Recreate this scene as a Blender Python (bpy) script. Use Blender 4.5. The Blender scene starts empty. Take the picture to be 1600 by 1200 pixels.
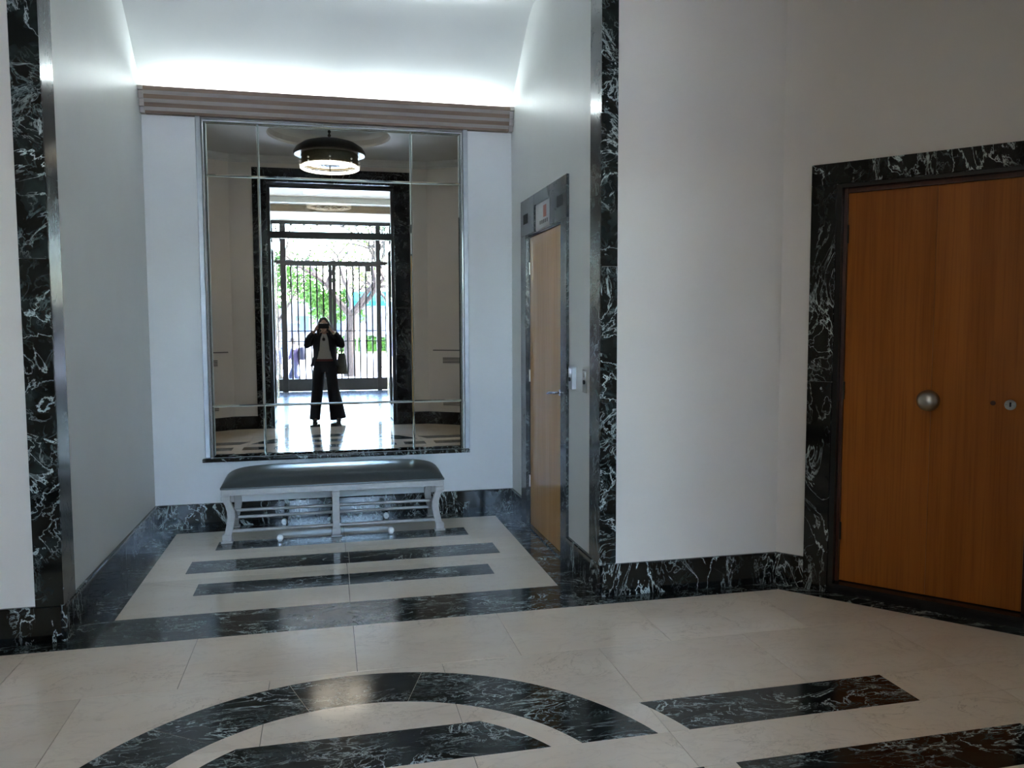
import bpy, bmesh, math, random
from mathutils import Vector, Matrix
S = bpy.context.scene
COL = S.collection
sin, cos, pi, rad = math.sin, math.cos, math.pi, math.radians

# ------------------------------------------------------------------ camera
H = 1.52
YAW, PITCH, ROLL, FPX = 0.226919, -0.072436, -0.003628, 1254.28
fw = Vector((sin(YAW)*cos(PITCH), cos(YAW)*cos(PITCH), sin(PITCH)))
rt = fw.cross(Vector((0, 0, 1))).normalized(); up = rt.cross(fw)
r2 = cos(ROLL)*rt + sin(ROLL)*up; u2 = -sin(ROLL)*rt + cos(ROLL)*up
cd = bpy.data.cameras.new('camera'); cam = bpy.data.objects.new('camera', cd); COL.objects.link(cam)
cd.sensor_width = 36.0; cd.lens = 36.0*FPX/1600; cd.clip_start = 0.01; cd.clip_end = 400
m = Matrix.Identity(4)
for i in range(3):
    m[i][0] = r2[i]; m[i][1] = u2[i]; m[i][2] = -fw[i]
m[0][3], m[1][3], m[2][3] = 0, 0, H
cam.matrix_world = m
S.camera = cam

# ------------------------------------------------------------------ world, sun, exposure
W = bpy.data.worlds.new('daylight'); S.world = W; W.use_nodes = True
nt = W.node_tree; bg = nt.nodes['Background']
sky = nt.nodes.new('ShaderNodeTexSky'); sky.sky_type = 'NISHITA'
sky.sun_disc = False; sky.sun_elevation = rad(52); sky.sun_rotation = rad(100)
sky.air_density = 1.0; sky.dust_density = 1.0; sky.ozone_density = 1.8
nt.links.new(sky.outputs[0], bg.inputs[0]); bg.inputs[1].default_value = 3.5
sl = bpy.data.lights.new('sun', 'SUN'); sl.energy = 29; sl.angle = rad(0.6); sl.color = (1, .98, .95)
sun = bpy.data.objects.new('sun', sl); COL.objects.link(sun)
sun.rotation_euler = Vector((-.72, .02, -.85)).to_track_quat('-Z', 'Y').to_euler()
sun.location = (12, -14, 14)
S.view_settings.view_transform = 'Standard'; S.view_settings.look = 'None'
S.view_settings.gamma = 1; S.view_settings.exposure = 1.86; S.view_settings.use_curve_mapping = False

# ------------------------------------------------------------------ materials
MATS = {}
def new_mat(name):
    mt = bpy.data.materials.new(name); mt.use_nodes = True; MATS[name] = mt
    t = mt.node_tree; return mt, t, t.nodes['Principled BSDF']
def N(t, kind, **kw):
    n = t.nodes.new(kind)
    for k, v in kw.items(): setattr(n, k, v)
    return n
def plain(name, col, rough=.5, metal=0., noise=0., scale=20., coat=0., emit=None, es=0., spec=.5):
    mt, t, b = new_mat(name)
    b.inputs['Roughness'].default_value = rough; b.inputs['Metallic'].default_value = metal
    b.inputs['Coat Weight'].default_value = coat; b.inputs['Coat Roughness'].default_value = .05
    b.inputs['Specular IOR Level'].default_value = spec
    tc = N(t, 'ShaderNodeTexCoord'); nz = N(t, 'ShaderNodeTexNoise'); nz.inputs['Scale'].default_value = scale
    nz.inputs['Detail'].default_value = 4
    t.links.new(tc.outputs['Object'], nz.inputs['Vector'])
    rp = N(t, 'ShaderNodeValToRGB'); k = max(noise, .02)
    rp.color_ramp.elements[0].position = .3; rp.color_ramp.elements[1].position = .7
    rp.color_ramp.elements[0].color = (*[max(0, c*(1-k)) for c in col], 1)
    rp.color_ramp.elements[1].color = (*[min(1, c*(1+k)) for c in col], 1)
    t.links.new(nz.outputs['Fac'], rp.inputs['Fac']); t.links.new(rp.outputs['Color'], b.inputs['Base Color'])
    if emit: b.inputs['Emission Color'].default_value = (*emit, 1); b.inputs['Emission Strength'].default_value = es
    return mt
def coords(t, stretch=(1, 1, 1), rot=(0, 0, 0)):
    tc = N(t, 'ShaderNodeTexCoord'); oi = N(t, 'ShaderNodeObjectInfo')
    mu = N(t, 'ShaderNodeMath', operation='MULTIPLY'); mu.inputs[1].default_value = 53.0
    t.links.new(oi.outputs['Random'], mu.inputs[0])
    cb = N(t, 'ShaderNodeCombineXYZ')
    for i in range(3): t.links.new(mu.outputs[0], cb.inputs[i])
    ad = N(t, 'ShaderNodeVectorMath', operation='ADD')
    t.links.new(tc.outputs['Object'], ad.inputs[0]); t.links.new(cb.outputs[0], ad.inputs[1])
    mp = N(t, 'ShaderNodeMapping'); mp.inputs['Scale'].default_value = stretch; mp.inputs['Rotation'].default_value = rot
    t.links.new(ad.outputs[0], mp.inputs['Vector']); return mp.outputs[0], oi
def vein(t, vec, scale, width, detail=6, dist=1.0, rough=.6):
    nz = N(t, 'ShaderNodeTexNoise'); nz.inputs['Scale'].default_value = scale; nz.inputs['Detail'].default_value = detail
    nz.inputs['Distortion'].default_value = dist; nz.inputs['Roughness'].default_value = rough
    t.links.new(vec, nz.inputs['Vector'])
    sb = N(t, 'ShaderNodeMath', operation='SUBTRACT'); sb.inputs[1].default_value = .5; t.links.new(nz.outputs['Fac'], sb.inputs[0])
    ab = N(t, 'ShaderNodeMath', operation='ABSOLUTE'); t.links.new(sb.outputs[0], ab.inputs[0])
    mr = N(t, 'ShaderNodeMapRange', interpolation_type='SMOOTHSTEP'); mr.inputs['From Min'].default_value = 0; mr.inputs['From Max'].default_value = width
    mr.inputs['To Min'].default_value = 1; mr.inputs['To Max'].default_value = 0
    t.links.new(ab.outputs[0], mr.inputs['Value']); return mr.outputs[0]
def mask(t, vec, scale, lo, hi):
    nz = N(t, 'ShaderNodeTexNoise'); nz.inputs['Scale'].default_value = scale; nz.inputs['Detail'].default_value = 3
    t.links.new(vec, nz.inputs['Vector'])
    mr = N(t, 'ShaderNodeMapRange'); mr.inputs['From Min'].default_value = lo; mr.inputs['From Max'].default_value = hi
    t.links.new(nz.outputs['Fac'], mr.inputs['Value']); return mr.outputs[0]
def mul(t, a, b):
    k = N(t, 'ShaderNodeMath', operation='MULTIPLY'); t.links.new(a, k.inputs[0])
    if hasattr(b, 'node'): t.links.new(b, k.inputs[1])
    else: k.inputs[1].default_value = b
    return k.outputs[0]
def mix(t, f, a, b):
    k = N(t, 'ShaderNodeMix', data_type='RGBA')
    t.links.new(f, k.inputs[0])
    for s, v in ((6, a), (7, b)):
        if hasattr(v, 'node'): t.links.new(v, k.inputs[s])
        else: k.inputs[s].default_value = (*v, 1)
    return k.outputs[2]
def dark_marble(name, stretch=(1, 1, 1), rot=(0, 0, 0), rough=.08, vs=1.0, fs=.45, base=((.003, .004, .004), (.022, .030, .029))):
    mt, t, b = new_mat(name)
    v, oi = coords(t, stretch, rot)
    g = mask(t, v, 9, .35, .75)
    c = mix(t, g, *base)
    v3 = mul(t, mul(t, vein(t, v, 9, .03, 5, .8), mask(t, v, 3.2, .48, .62)), fs)
    c = mix(t, v3, c, (.22, .29, .28))
    v1 = mul(t, vein(t, v, 2.6, .016, 7, 1.4, .62), mask(t, v, 2.3, .40, .58))
    c = mix(t, mul(t, v1, vs), c, (.55, .62, .60))
    v2 = mul(t, mul(t, vein(t, v, 5.5, .018, 5, 1.6), mask(t, v, 1.7, .46, .6)), .75*vs)
    c = mix(t, v2, c, (.50, .57, .55))
    t.links.new(c, b.inputs['Base Color']); b.inputs['Roughness'].default_value = rough
    return mt
def beige_marble(name, c0, c1, vc, rough=.10, spec=.5):
    mt, t, b = new_mat(name)
    v, oi = coords(t, (1, 1.8, 1), (0, 0, .25))
    c = mix(t, mask(t, v, 2.2, .3, .7), c0, c1)
    # each slab a little lighter or darker than its neighbour
    hs = N(t, 'ShaderNodeHueSaturation'); mr = N(t, 'ShaderNodeMapRange')
    mr.inputs['To Min'].default_value = .94; mr.inputs['To Max'].default_value = 1.05
    t.links.new(oi.outputs['Random'], mr.inputs['Value']); t.links.new(mr.outputs[0], hs.inputs['Value'])
    v1 = mul(t, mul(t, vein(t, v, 1.6, .010, 8, 1.2, .65), mask(t, v, 1.4, .45, .6)), .5)
    c = mix(t, v1, c, vc)
    v2 = mul(t, vein(t, v, 4.5, .03, 6, 1.0), .13)
    c = mix(t, v2, c, vc)
    t.links.new(c, hs.inputs['Color']); t.links.new(hs.outputs[0], b.inputs['Base Color'])
    b.inputs['Roughness'].default_value = rough; b.inputs['Specular IOR Level'].default_value = spec
    return mt
def wood(name, c0, c1, c2, rough=.25, coat=.3, axis='Z', fine=1.0, spec=.5):
    mt, t, b = new_mat(name)
    st = {'Z': (9*fine, 9*fine, .55), 'X': (.55, 9*fine, 9*fine)}[axis]
    v, oi = coords(t, st)
    c = mix(t, mask(t, v, 1.0, .3, .7), c0, c1)
    tc = N(t, 'ShaderNodeTexCoord'); mp = N(t, 'ShaderNodeMapping')
    mp.inputs['Scale'].default_value = {'Z': (60, 60, 1.2), 'X': (1.2, 60, 60)}[axis]
    t.links.new(tc.outputs['Object'], mp.inputs[0])
    c = mix(t, mul(t, mask(t, mp.outputs[0], 2.0, .45, .8), .55), c, c2)
    t.links.new(c, b.inputs['Base Color']); b.inputs['Roughness'].default_value = rough
    b.inputs['Coat Weight'].default_value = coat; b.inputs['Coat Roughness'].default_value = .06
    b.inputs['Specular IOR Level'].default_value = spec
    return mt
def thin_glass(name, tint=(.93, .97, .96)):
    mt = bpy.data.materials.new(name); mt.use_nodes = True; MATS[name] = mt; t = mt.node_tree
    t.nodes.remove(t.nodes['Principled BSDF']); out = t.nodes['Material Output']
    tr = N(t, 'ShaderNodeBsdfTransparent'); tr.inputs[0].default_value = (*tint, 1)
    gl = N(t, 'ShaderNodeBsdfGlossy'); gl.inputs['Roughness'].default_value = .01
    fr = N(t, 'ShaderNodeFresnel'); fr.inputs[0].default_value = 1.45
    mx = N(t, 'ShaderNodeMixShader'); t.links.new(fr.outputs[0], mx.inputs[0])
    t.links.new(tr.outputs[0], mx.inputs[1]); t.links.new(gl.outputs[0], mx.inputs[2])
    t.links.new(mx.outputs[0], out.inputs[0]); return mt

plain('wall', (.76, .70, .635), .42, noise=.012, scale=3)
plain('wall_back', (.71, .71, .715), .42, noise=.012, scale=3)
plain('wall_alcove', (.68, .69, .665), .40, noise=.012, scale=3)
plain('ceiling', (.62, .62, .60), .6, noise=.012, scale=3)
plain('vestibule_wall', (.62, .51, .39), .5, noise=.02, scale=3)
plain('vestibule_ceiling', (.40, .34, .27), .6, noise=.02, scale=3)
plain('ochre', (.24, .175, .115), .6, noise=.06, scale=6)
dark_marble('marble_dark', (1.5, 1.5, .8), (.2, .6, .1), .08, 1.0, .10, ((.002, .003, .003), (.010, .013, .013))); dark_marble('marble_inlay', (1, 2.3, 1), (0, 0, .6), .12)
dark_marble('marble_upright', (1, 1, 1.0), (.5, .3, .2))
dark_marble('marble_black', (1, 1, 1), (.3, .1, .4), .10, .30, .15, ((.003, .003, .004), (.010, .012, .013)))
dark_marble('marble_grey', (1, 1, 1), (.2, .5, .1), .16, .3, .3, ((.012, .015, .015), (.045, .052, .052)))
beige_marble('marble_beige', (.82, .69, .545), (.88, .77, .63), (.46, .35, .25))
beige_marble('marble_pale', (.78, .69, .56), (.83, .75, .63), (.52, .42, .32))
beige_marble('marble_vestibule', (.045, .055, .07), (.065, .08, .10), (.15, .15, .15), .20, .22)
plain('screed', (.05, .045, .04), .8, noise=.2)
wood('wood_door', (.46, .145, .022), (.35, .102, .014), (.20, .052, .007), .36, 0, spec=.25)
wood('wood_lift', (.62, .33, .095), (.53, .26, .065), (.38, .17, .04), .12, 0, spec=.30)
wood('wood_jamb', (.085, .025, .012), (.05, .015, .008), (.03, .008, .004), .35, .2)
wood('wood_cornice', (.22, .145, .10), (.17, .11, .072), (.10, .065, .04), .5, .0, 'X')
wood('wood_fillet', (.46, .41, .38), (.40, .35, .32), (.3, .26, .23), .5, .0, 'X')
plain('black_jamb', (.010, .011, .013), .25, noise=.2)
plain('black_iron', (.012, .011, .011), .45, noise=.25)
plain('chrome', (.78, .80, .82), .12, 1.0)
plain('satin_metal', (.50, .52, .55), .34, 1.0, noise=.05, scale=40)
plain('knob_metal', (.40, .38, .34), .30, 1.0, noise=.1)
plain('bronze', (.10, .085, .055), .38, .6, noise=.15, scale=30)
plain('bronze_dark', (.035, .031, .026), .4, .5, noise=.15)
plain('frame_grey', (.36, .37, .40), .32, .75, noise=.05)
plain('lamp_white', (.9, .9, .9), .4, emit=(1, .88, .72), es=2.3)
plain('lamp_shell', (.72, .74, .74), .45)
plain('tube_light', (.9, .9, .9), .4, emit=(.80, .93, 1.0), es=22)
plain('bench_paint', (.42, .40, .385), .42, .25, noise=.08, scale=30)
plain('leather', (.032, .040, .042), .30, noise=.12, scale=60, spec=.6)
plain('white_plastic', (.72, .72, .70), .4)
plain('plate_white', (.55, .55, .54), .35); plain('plate_red', (.45, .13, .08), .4); plain('plate_ink', (.16, .15, .15), .5)
plain('hole', (.004, .004, .004), .6)
plain('slot', (.02, .02, .02), .6)
thin_glass('glass')
mt, t, b = new_mat('mirror'); b.inputs['Metallic'].default_value = 1; b.inputs['Roughness'].default_value = .0
b.inputs['Base Color'].default_value = (.72, .74, .73, 1)
mt, t, b = new_mat('mirror_edge'); b.inputs['Metallic'].default_value = 1; b.inputs['Roughness'].default_value = .04
b.inputs['Base Color'].default_value = (.80, .87, .85, 1)
plain('skin', (.42, .25, .18), .5, noise=.05); plain('hair', (.018, .012, .009), .45, noise=.3, scale=80)
plain('navy', (.012, .014, .024), .75, noise=.15, scale=90); plain('trouser', (.008, .009, .016), .8, noise=.15, scale=90)
plain('shirt', (.45, .44, .43), .8, noise=.05, scale=60); plain('belt', (.10, .022, .02), .5)
plain('bag', (.055, .052, .040), .55, noise=.2, scale=40); plain('phone', (.012, .012, .016), .5, spec=.2); plain('cream', (.75, .68, .45), .5)
plain('shoe', (.01, .01, .011), .35); plain('eye_white', (.8, .8, .78), .3); plain('lip', (.35, .12, .10), .45)
plain('lilac', (.014, .011, .022), .8, noise=.15, scale=30, spec=.06); plain('denim', (.009, .010, .018), .8, noise=.15, spec=.06); plain('khaki', (.015, .014, .01), .8, spec=.06)
plain('straw', (.018, .015, .015), .8, noise=.1, spec=.06); plain('pack', (.006, .006, .010), .7, noise=.2, spec=.06)
plain('pavement', (.48, .49, .52), .85, noise=.08, scale=2); plain('step_stone', (.5, .48, .45), .7, noise=.08)
plain('bark', (.028, .021, .017), .9, noise=.35, scale=18, spec=.06)
plain('leaf', (.030, .065, .010), .6, noise=.5, scale=1.2, spec=.06); plain('leaf_pale', (.06, .09, .018), .6, noise=.4, scale=1.2, spec=.06)
plain('hedge', (.035, .07, .012), .7, noise=.5, scale=3, spec=.06); plain('grass', (.08, .12, .03), .9, noise=.4, scale=4, spec=.06)
plain('facade', (.13, .13, .14), .8, noise=.08, scale=2, spec=.06); plain('facade_blue', (.06, .065, .10), .7, noise=.1, spec=.06)
plain('pane_far', (.03, .04, .06), .15); plain('cyan', (.01, .17, .22), .5, spec=.06)

# ------------------------------------------------------------------ mesh helpers
class MB:
    def __init__(s): s.v = []; s.f = []
    def add(s, vs, fs):
        o = len(s.v); s.v += [tuple(q) for q in vs]; s.f += [tuple(i+o for i in q) for q in fs]; return s
    def box(s, x0, x1, y0, y1, z0, z1):
        return s.add([(x0, y0, z0), (x1, y0, z0), (x1, y1, z0), (x0, y1, z0), (x0, y0, z1), (x1, y0, z1), (x1, y1, z1), (x0, y1, z1)],
                     [(0, 3, 2, 1), (4, 5, 6, 7), (0, 1, 5, 4), (1, 2, 6, 5), (2, 3, 7, 6), (3, 0, 4, 7)])
    def prism(s, poly, z0, z1):                      # ccw polygon in xy
        n = len(poly)
        return s.add([(x, y, z0) for x, y in poly]+[(x, y, z1) for x, y in poly],
                     [tuple(range(n-1, -1, -1)), tuple(range(n, 2*n))]+[(i, (i+1) % n, n+(i+1) % n, n+i) for i in range(n)])
    def extrude_x(s, prof, x0, x1):                  # closed (y,z) profile along x
        n = len(prof)
        return s.add([(x0, y, z) for y, z in prof]+[(x1, y, z) for y, z in prof],
                     [tuple(range(n)), tuple(range(2*n-1, n-1, -1))]+[(i, n+i, n+(i+1) % n, (i+1) % n) for i in range(n)])
    def tube(s, path, rads, seg=10, ref=(1, 0, 0), cap=True):
        P = [Vector(p) for p in path]; n = len(P)
        if not isinstance(rads, (list, tuple)): rads = [rads]*n
        R = [(r, r) if not isinstance(r, (list, tuple)) else r for r in rads]
        vs = []; ref = Vector(ref)
        for i in range(n):
            d = (P[min(i+1, n-1)]-P[max(i-1, 0)]).normalized()
            a = ref-d*ref.dot(d)
            if a.length < 1e-4: a = d.orthogonal()
            a.normalize(); b = d.cross(a); ref = a
            for k in range(seg):
                q = 2*pi*k/seg; vs.append(P[i]+a*R[i][0]*cos(q)+b*R[i][1]*sin(q))
        fs = [(i*seg+k, i*seg+(k+1) % seg, (i+1)*seg+(k+1) % seg, (i+1)*seg+k) for i in range(n-1) for k in range(seg)]
        if cap: fs += [tuple(range(seg-1, -1, -1)), tuple((n-1)*seg+k for k in range(seg))]
        return s.add(vs, fs)
    def lathe(s, prof, seg=32, c=(0, 0), close=False):  # (r,z) profile about z
        n = len(prof)
        vs = [(c[0]+r*cos(2*pi*k/seg), c[1]+r*sin(2*pi*k/seg), z) for r, z in prof for k in range(seg)]
        rng = range(n) if close else range(n-1)
        return s.add(vs, [(i*seg+k, i*seg+(k+1) % seg, ((i+1) % n)*seg+(k+1) % seg, ((i+1) % n)*seg+k) for i in rng for k in range(seg)])
    def ball(s, c, r, seg=14, rings=9):
        if not isinstance(r, (list, tuple)): r = (r, r, r)
        vs = [(c[0], c[1], c[2]+r[2])]
        for i in range(1, rings):
            a = pi*i/rings
            vs += [(c[0]+r[0]*sin(a)*cos(2*pi*k/seg), c[1]+r[1]*sin(a)*sin(2*pi*k/seg), c[2]+r[2]*cos(a)) for k in range(seg)]
        vs.append((c[0], c[1], c[2]-r[2])); L = len(vs)-1
        fs = [(0, 1+k, 1+(k+1) % seg) for k in range(seg)]
        for i in range(rings-2):
            fs += [(1+i*seg+k, 1+(i+1)*seg+k, 1+(i+1)*seg+(k+1) % seg, 1+i*seg+(k+1) % seg) for k in range(seg)]
        fs += [(L, 1+(rings-2)*seg+(k+1) % seg, 1+(rings-2)*seg+k) for k in range(seg)]
        return s.add(vs, fs)
    def build(s, name, mat, parent=None, smooth=False, bevel=0, origin=None):
        me = bpy.data.meshes.new(name)
        vs = s.v
        loc = Vector((0, 0, 0))
        if origin == 'base':
            xs = [q[0] for q in vs]; ys = [q[1] for q in vs]; zs = [q[2] for q in vs]
            loc = Vector(((min(xs)+max(xs))/2, (min(ys)+max(ys))/2, min(zs)))
            vs = [(q[0]-loc.x, q[1]-loc.y, q[2]-loc.z) for q in vs]
        me.from_pydata(vs, [], s.f)
        bm = bmesh.new(); bm.from_mesh(me); bmesh.ops.recalc_face_normals(bm, faces=bm.faces)
        if bevel: bmesh.ops.bevel(bm, geom=list(bm.edges), offset=bevel, segments=1, affect='EDGES', profile=.5)
        bm.to_mesh(me); bm.free()
        if smooth:
            me.polygons.foreach_set('use_smooth', [True]*len(me.polygons))
            try: me.set_sharp_from_angle(angle=rad(48))
            except Exception: pass
        me.materials.append(MATS[mat])
        o = bpy.data.objects.new(name, me); COL.objects.link(o); o.location = loc
        if parent: o.parent = parent
        return o
def tag(o, label=None, cat=None, group=None, kind=None):
    if label: o['label'] = label
    if cat: o['category'] = cat
    if group: o['group'] = group
    if kind: o['kind'] = kind
    return o
def thing(name, label, cat, loc=(0, 0, 0), rz=0, group=None, kind=None):
    o = bpy.data.objects.new(name, None); COL.objects.link(o); o.empty_display_size = .1
    o.location = loc; o.rotation_euler = (0, 0, rz); return tag(o, label, cat, group, kind)
def struct(name, mb, mat, label, cat, smooth=False):
    return tag(mb.build(name, mat, None, smooth), label, cat, kind='structure')
def B(*a): return MB().box(*a)
def clip(poly, conv):                                # Sutherland-Hodgman, conv ccw
    out = poly
    for i in range(len(conv)):
        ax, ay = conv[i]; bx, by = conv[(i+1) % len(conv)]
        inp, out = out, []
        side = lambda p: (bx-ax)*(p[1]-ay)-(by-ay)*(p[0]-ax)
        for j in range(len(inp)):
            p, q = inp[j], inp[(j+1) % len(inp)]; sp, sq = side(p), side(q)
            if sp >= 0: out.append(p)
            if sp*sq < 0:
                k = sp/(sp-sq); out.append((p[0]+k*(q[0]-p[0]), p[1]+k*(q[1]-p[1])))
        if not out: return []
    return out
def inset(poly, d):                                  # ccw convex polygon moved inwards
    n = len(poly); L = []
    for i in range(n):
        (ax, ay), (bx, by) = poly[i], poly[(i+1) % n]; l = math.hypot(bx-ax, by-ay)
        nx, ny = -(by-ay)/l, (bx-ax)/l; L.append((nx, ny, nx*ax+ny*ay+d))
    out = []
    for i in range(n):
        a1, b1, c1 = L[i-1]; a2, b2, c2 = L[i]; D = a1*b2-a2*b1
        out.append(((c1*b2-c2*b1)/D, (a1*c2-a2*c1)/D))
    return out
def area(p): return abs(sum(p[i][0]*p[(i+1) % len(p)][1]-p[(i+1) % len(p)][0]*p[i][1] for i in range(len(p))))/2

# ------------------------------------------------------------------ plan
CX = .103
AL, AR, AF, AB, AZ = -1.275, 1.48, 4.2, 6.40, 3.80   # alcove left, right, front, back, ceiling
DA = rad(40.5)                                       # door wall against the y axis
def mx(x): return 2*CX-x
EW = .2                                              # entrance wall plane
PR = [(1.56, EW), (3.59, 1.5), (3.59, 3.0), (2.57, AF)]
OCT = PR+[(mx(x), y) for x, y in reversed(PR)]       # ccw
CEIL = 4.03; BB = .18; CY = 2.33                     # ceiling, baseboard height, centre of the floor circle

# ------------------------------------------------------------------ floor
fb = MB(); fb.prism(inset(OCT, -.15), -.06, -.021); fb.box(AL-.1, AR+.1, AF, AB+.1, -.06, -.021); fb.box(-2.1, 2.3, -6.75, EW, -.06, -.021)
floor = struct('floor', fb, 'screed', 'polished floor of beige slabs with dark veined marble border, bars and ring', 'floor')
def slab(poly, mat, top=0.0, name='slab'):
    if len(poly) < 3 or area(poly) < .004: return
    cx = sum(p[0] for p in poly)/len(poly); cy = sum(p[1] for p in poly)/len(poly)
    o = MB().prism([(x-cx, y-cy) for x, y in poly], -.02, top).build(name, mat, floor); o.location = (cx, cy, 0); return o
def rect(x0, x1, y0, y1): return [(x0, y0), (x1, y0), (x1, y1), (x0, y1)]
INN = inset(OCT, .13)
J = .0012
ys = [4.07, 3.51, 2.945, 2.70, 2.45, 2.21, 1.96, 1.715, 1.15, .6, .33]
for r in range(len(ys)-1):
    off = .105 if r % 2 == 0 else .48
    if 2 <= r <= 6: off = .48
    k = -6
    while off+k*.745 < 4:
        x0 = off+k*.745; k += 1
        slab(clip(rect(x0+J, x0+.745-J, ys[r+1]+J, ys[r]-J), INN), 'marble_beige')
for i in range(8):                                   # border along the walls
    a, b2, c, d = OCT[i], OCT[(i+1) % 8], INN[(i+1) % 8], INN[i]
    n = 4 if i in (3, 7) else 2
    for k in range(n):
        u, v = k/n, (k+1)/n
        L = lambda p, q, w: (p[0]+(q[0]-p[0])*w, p[1]+(q[1]-p[1])*w)
        slab([L(a, b2, u), L(a, b2, v), L(d, c, v), L(d, c, u)], 'marble_inlay')
# alcove floor
IX0, IX1, IY0, IY1 = -1.10, 1.295, 4.43, 6.22
for a in (rect(AL, IX0, IY0, AB), rect(IX1, AR, IY0, AB), rect(IX0, .1, IY1, AB), rect(.1, IX1, IY1, AB),
          rect(AL, -.63, AF, IY0), rect(-.63, .1, AF, IY0), rect(.1, .86, AF, IY0), rect(.86, AR, AF, IY0)):
    slab([(x, y) for x, y in a], 'marble_inlay')
for x0, x1 in ((IX0, .1-J), (.1+J, IX1)):
    for y0, y1 in ((IY0, 5.065-J), (5.065+J, 5.565-J), (5.565+J, IY1)):
        slab(rect(x0, x1, y0, y1), 'marble_pale')
IN = .0006
for y0, y1, x0, x1 in ((4.74, 4.95, -.765, .98), (5.18, 5.44, -.875, 1.11), (5.69, 5.91, -.765, .985)):
    for a, b2 in ((x0, (x0+x1)/2-J), ((x0+x1)/2+J, x1)): slab(rect(a, b2, y0, y1), 'marble_inlay', IN, 'inlay_bar')
# ring, disc bars and side bars around (CX, CY)
RO, RI, RD, RB = 1.14, .865, .76, 1.262
Y1, Y2, Y3 = .37, .615, .12
FX = .1
for sg in (1, -1):
    ai, ao = math.asin(Y1/RI), math.asin(Y1/RO)
    for k in range(5):
        t0, t1 = k/5+.0003, (k+1)/5-.0003; q = []
        ts = [t0+(t1-t0)*j/8 for j in range(9)]
        q = [(FX+RO*cos(ao+(pi-2*ao)*u), CY+sg*RO*sin(ao+(pi-2*ao)*u)) for u in ts]
        q += [(FX+RI*cos(ai+(pi-2*ai)*u), CY+sg*RI*sin(ai+(pi-2*ai)*u)) for u in reversed(ts)]
        slab(q if sg > 0 else q[::-1], 'marble_inlay', IN, 'ring_piece')
    a0, a1 = math.asin(Y1/RD), math.asin(Y2/RD)
    arc = [(RD*cos(a0+(a1-a0)*j/8), RD*sin(a0+(a1-a0)*j/8)) for j in range(9)]
    q = [(FX+x, CY+sg*y) for x, y in arc]+[(FX-x, CY+sg*y) for x, y in reversed(arc)]
    slab(q if sg > 0 else q[::-1], 'marble_inlay', IN, 'inlay_bar')
    b0, b1 = math.asin(Y1/RB), math.asin(Y2/RB)
    for sx in (1, -1):
        arc = [(RB*cos(b0+(b1-b0)*j/6), RB*sin(b0+(b1-b0)*j/6)) for j in range(7)]
        q = [(FX+sx*x, CY+sg*y) for x, y in reversed(arc)]+[(FX+sx*2.215, CY+sg*Y1), (FX+sx*2.215, CY+sg*Y2)]
        slab(q if sg*sx > 0 else q[::-1], 'marble_inlay', IN, 'inlay_bar')
for sx in (1, -1):
    for a, b2 in ((.002, RD), (RI, RO), (RB, 2.45)):
        q = rect(FX+a, FX+b2, CY-Y3, CY+Y3) if sx > 0 else rect(FX-b2, FX-a, CY-Y3, CY+Y3)
        slab(q, 'marble_inlay', IN, 'inlay_bar')
# vestibule floor and threshold
slab(rect(-.83, 1.055, -.12, EW+.13), 'marble_inlay', IN, 'threshold')
for i in range(6):
    for j in range(8):
        x0 = -2.1+i*.733; y0 = -6.72+j*.825
        slab(rect(x0+J, x0+.733-J, y0+J, y0+.825-J), 'marble_vestibule')

# ------------------------------------------------------------------ walls
def frame_of(A, Bp):
    d = Vector((Bp[0]-A[0], Bp[1]-A[1])); return d.length, math.atan2(d.y, d.x)
def wall(name, A, Bp, h, label, mat='wall', hole=None, th=.2, z0=-.05, ext=(0, 0)):
    L, ang = frame_of(A, Bp); mb = MB(); e0, e1 = ext
    if hole:
        s0, s1, zt = hole
        mb.box(-e0, s0, 0, th, z0, h); mb.box(s1, L+e1, 0, th, z0, h); mb.box(s0, s1, 0, th, zt, h)
    else: mb.box(-e0, L+e1, 0, th, z0, h)
    o = struct(name, mb, mat, label, 'wall'); o.location = (A[0], A[1], 0); o.rotation_euler = (0, 0, ang); return o
TOP = 4.3
wall('wall_front', (mx(2.57), AF), (2.57, AF), TOP, 'white wall on either side of the mirror alcove opening', hole=(AL-mx(2.57), AR-mx(2.57), AZ), th=.15)
DL = math.hypot(1.02, 1.2)
dA, dB = (2.57, AF), (2.57+1.575*sin(DA), AF-1.575*cos(DA))
wall('wall_right_diagonal', dA, (3.59, 3.0), TOP, 'slanting white wall holding the reddish wood door', hole=(.30, 1.275, 2.29), ext=(0, .15))
wall('wall_right', (3.59, 3.0), (3.59, 1.5), TOP, 'short white side wall beyond the reddish wood door', ext=(0, .12))
wall('wall_entrance_right', (3.59, 1.5), (1.56, EW), TOP, 'slanting white wall on the bag side of the entrance', ext=(0, .1))
wall('wall_entrance', (1.56, EW), (mx(1.56), EW), TOP, 'white wall around the marble framed entrance opening', hole=(1.56-1.085, 1.56+.86, 3.69), th=.3)
wall('wall_entrance_left', (mx(1.56), EW), (mx(3.59), 1.5), TOP, 'slanting white wall left of the entrance in the mirror', ext=(.1, 0))
wall('wall_left', (mx(3.59), 1.5), (mx(3.59), 3.0), TOP, 'short white side wall out of the mirror view', ext=(.12, 0))
wall('wall_left_diagonal', (mx(3.59), 3.0), (mx(2.57), AF), TOP, 'slanting white wall opposite the reddish wood door', ext=(.15, 0))
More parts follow.
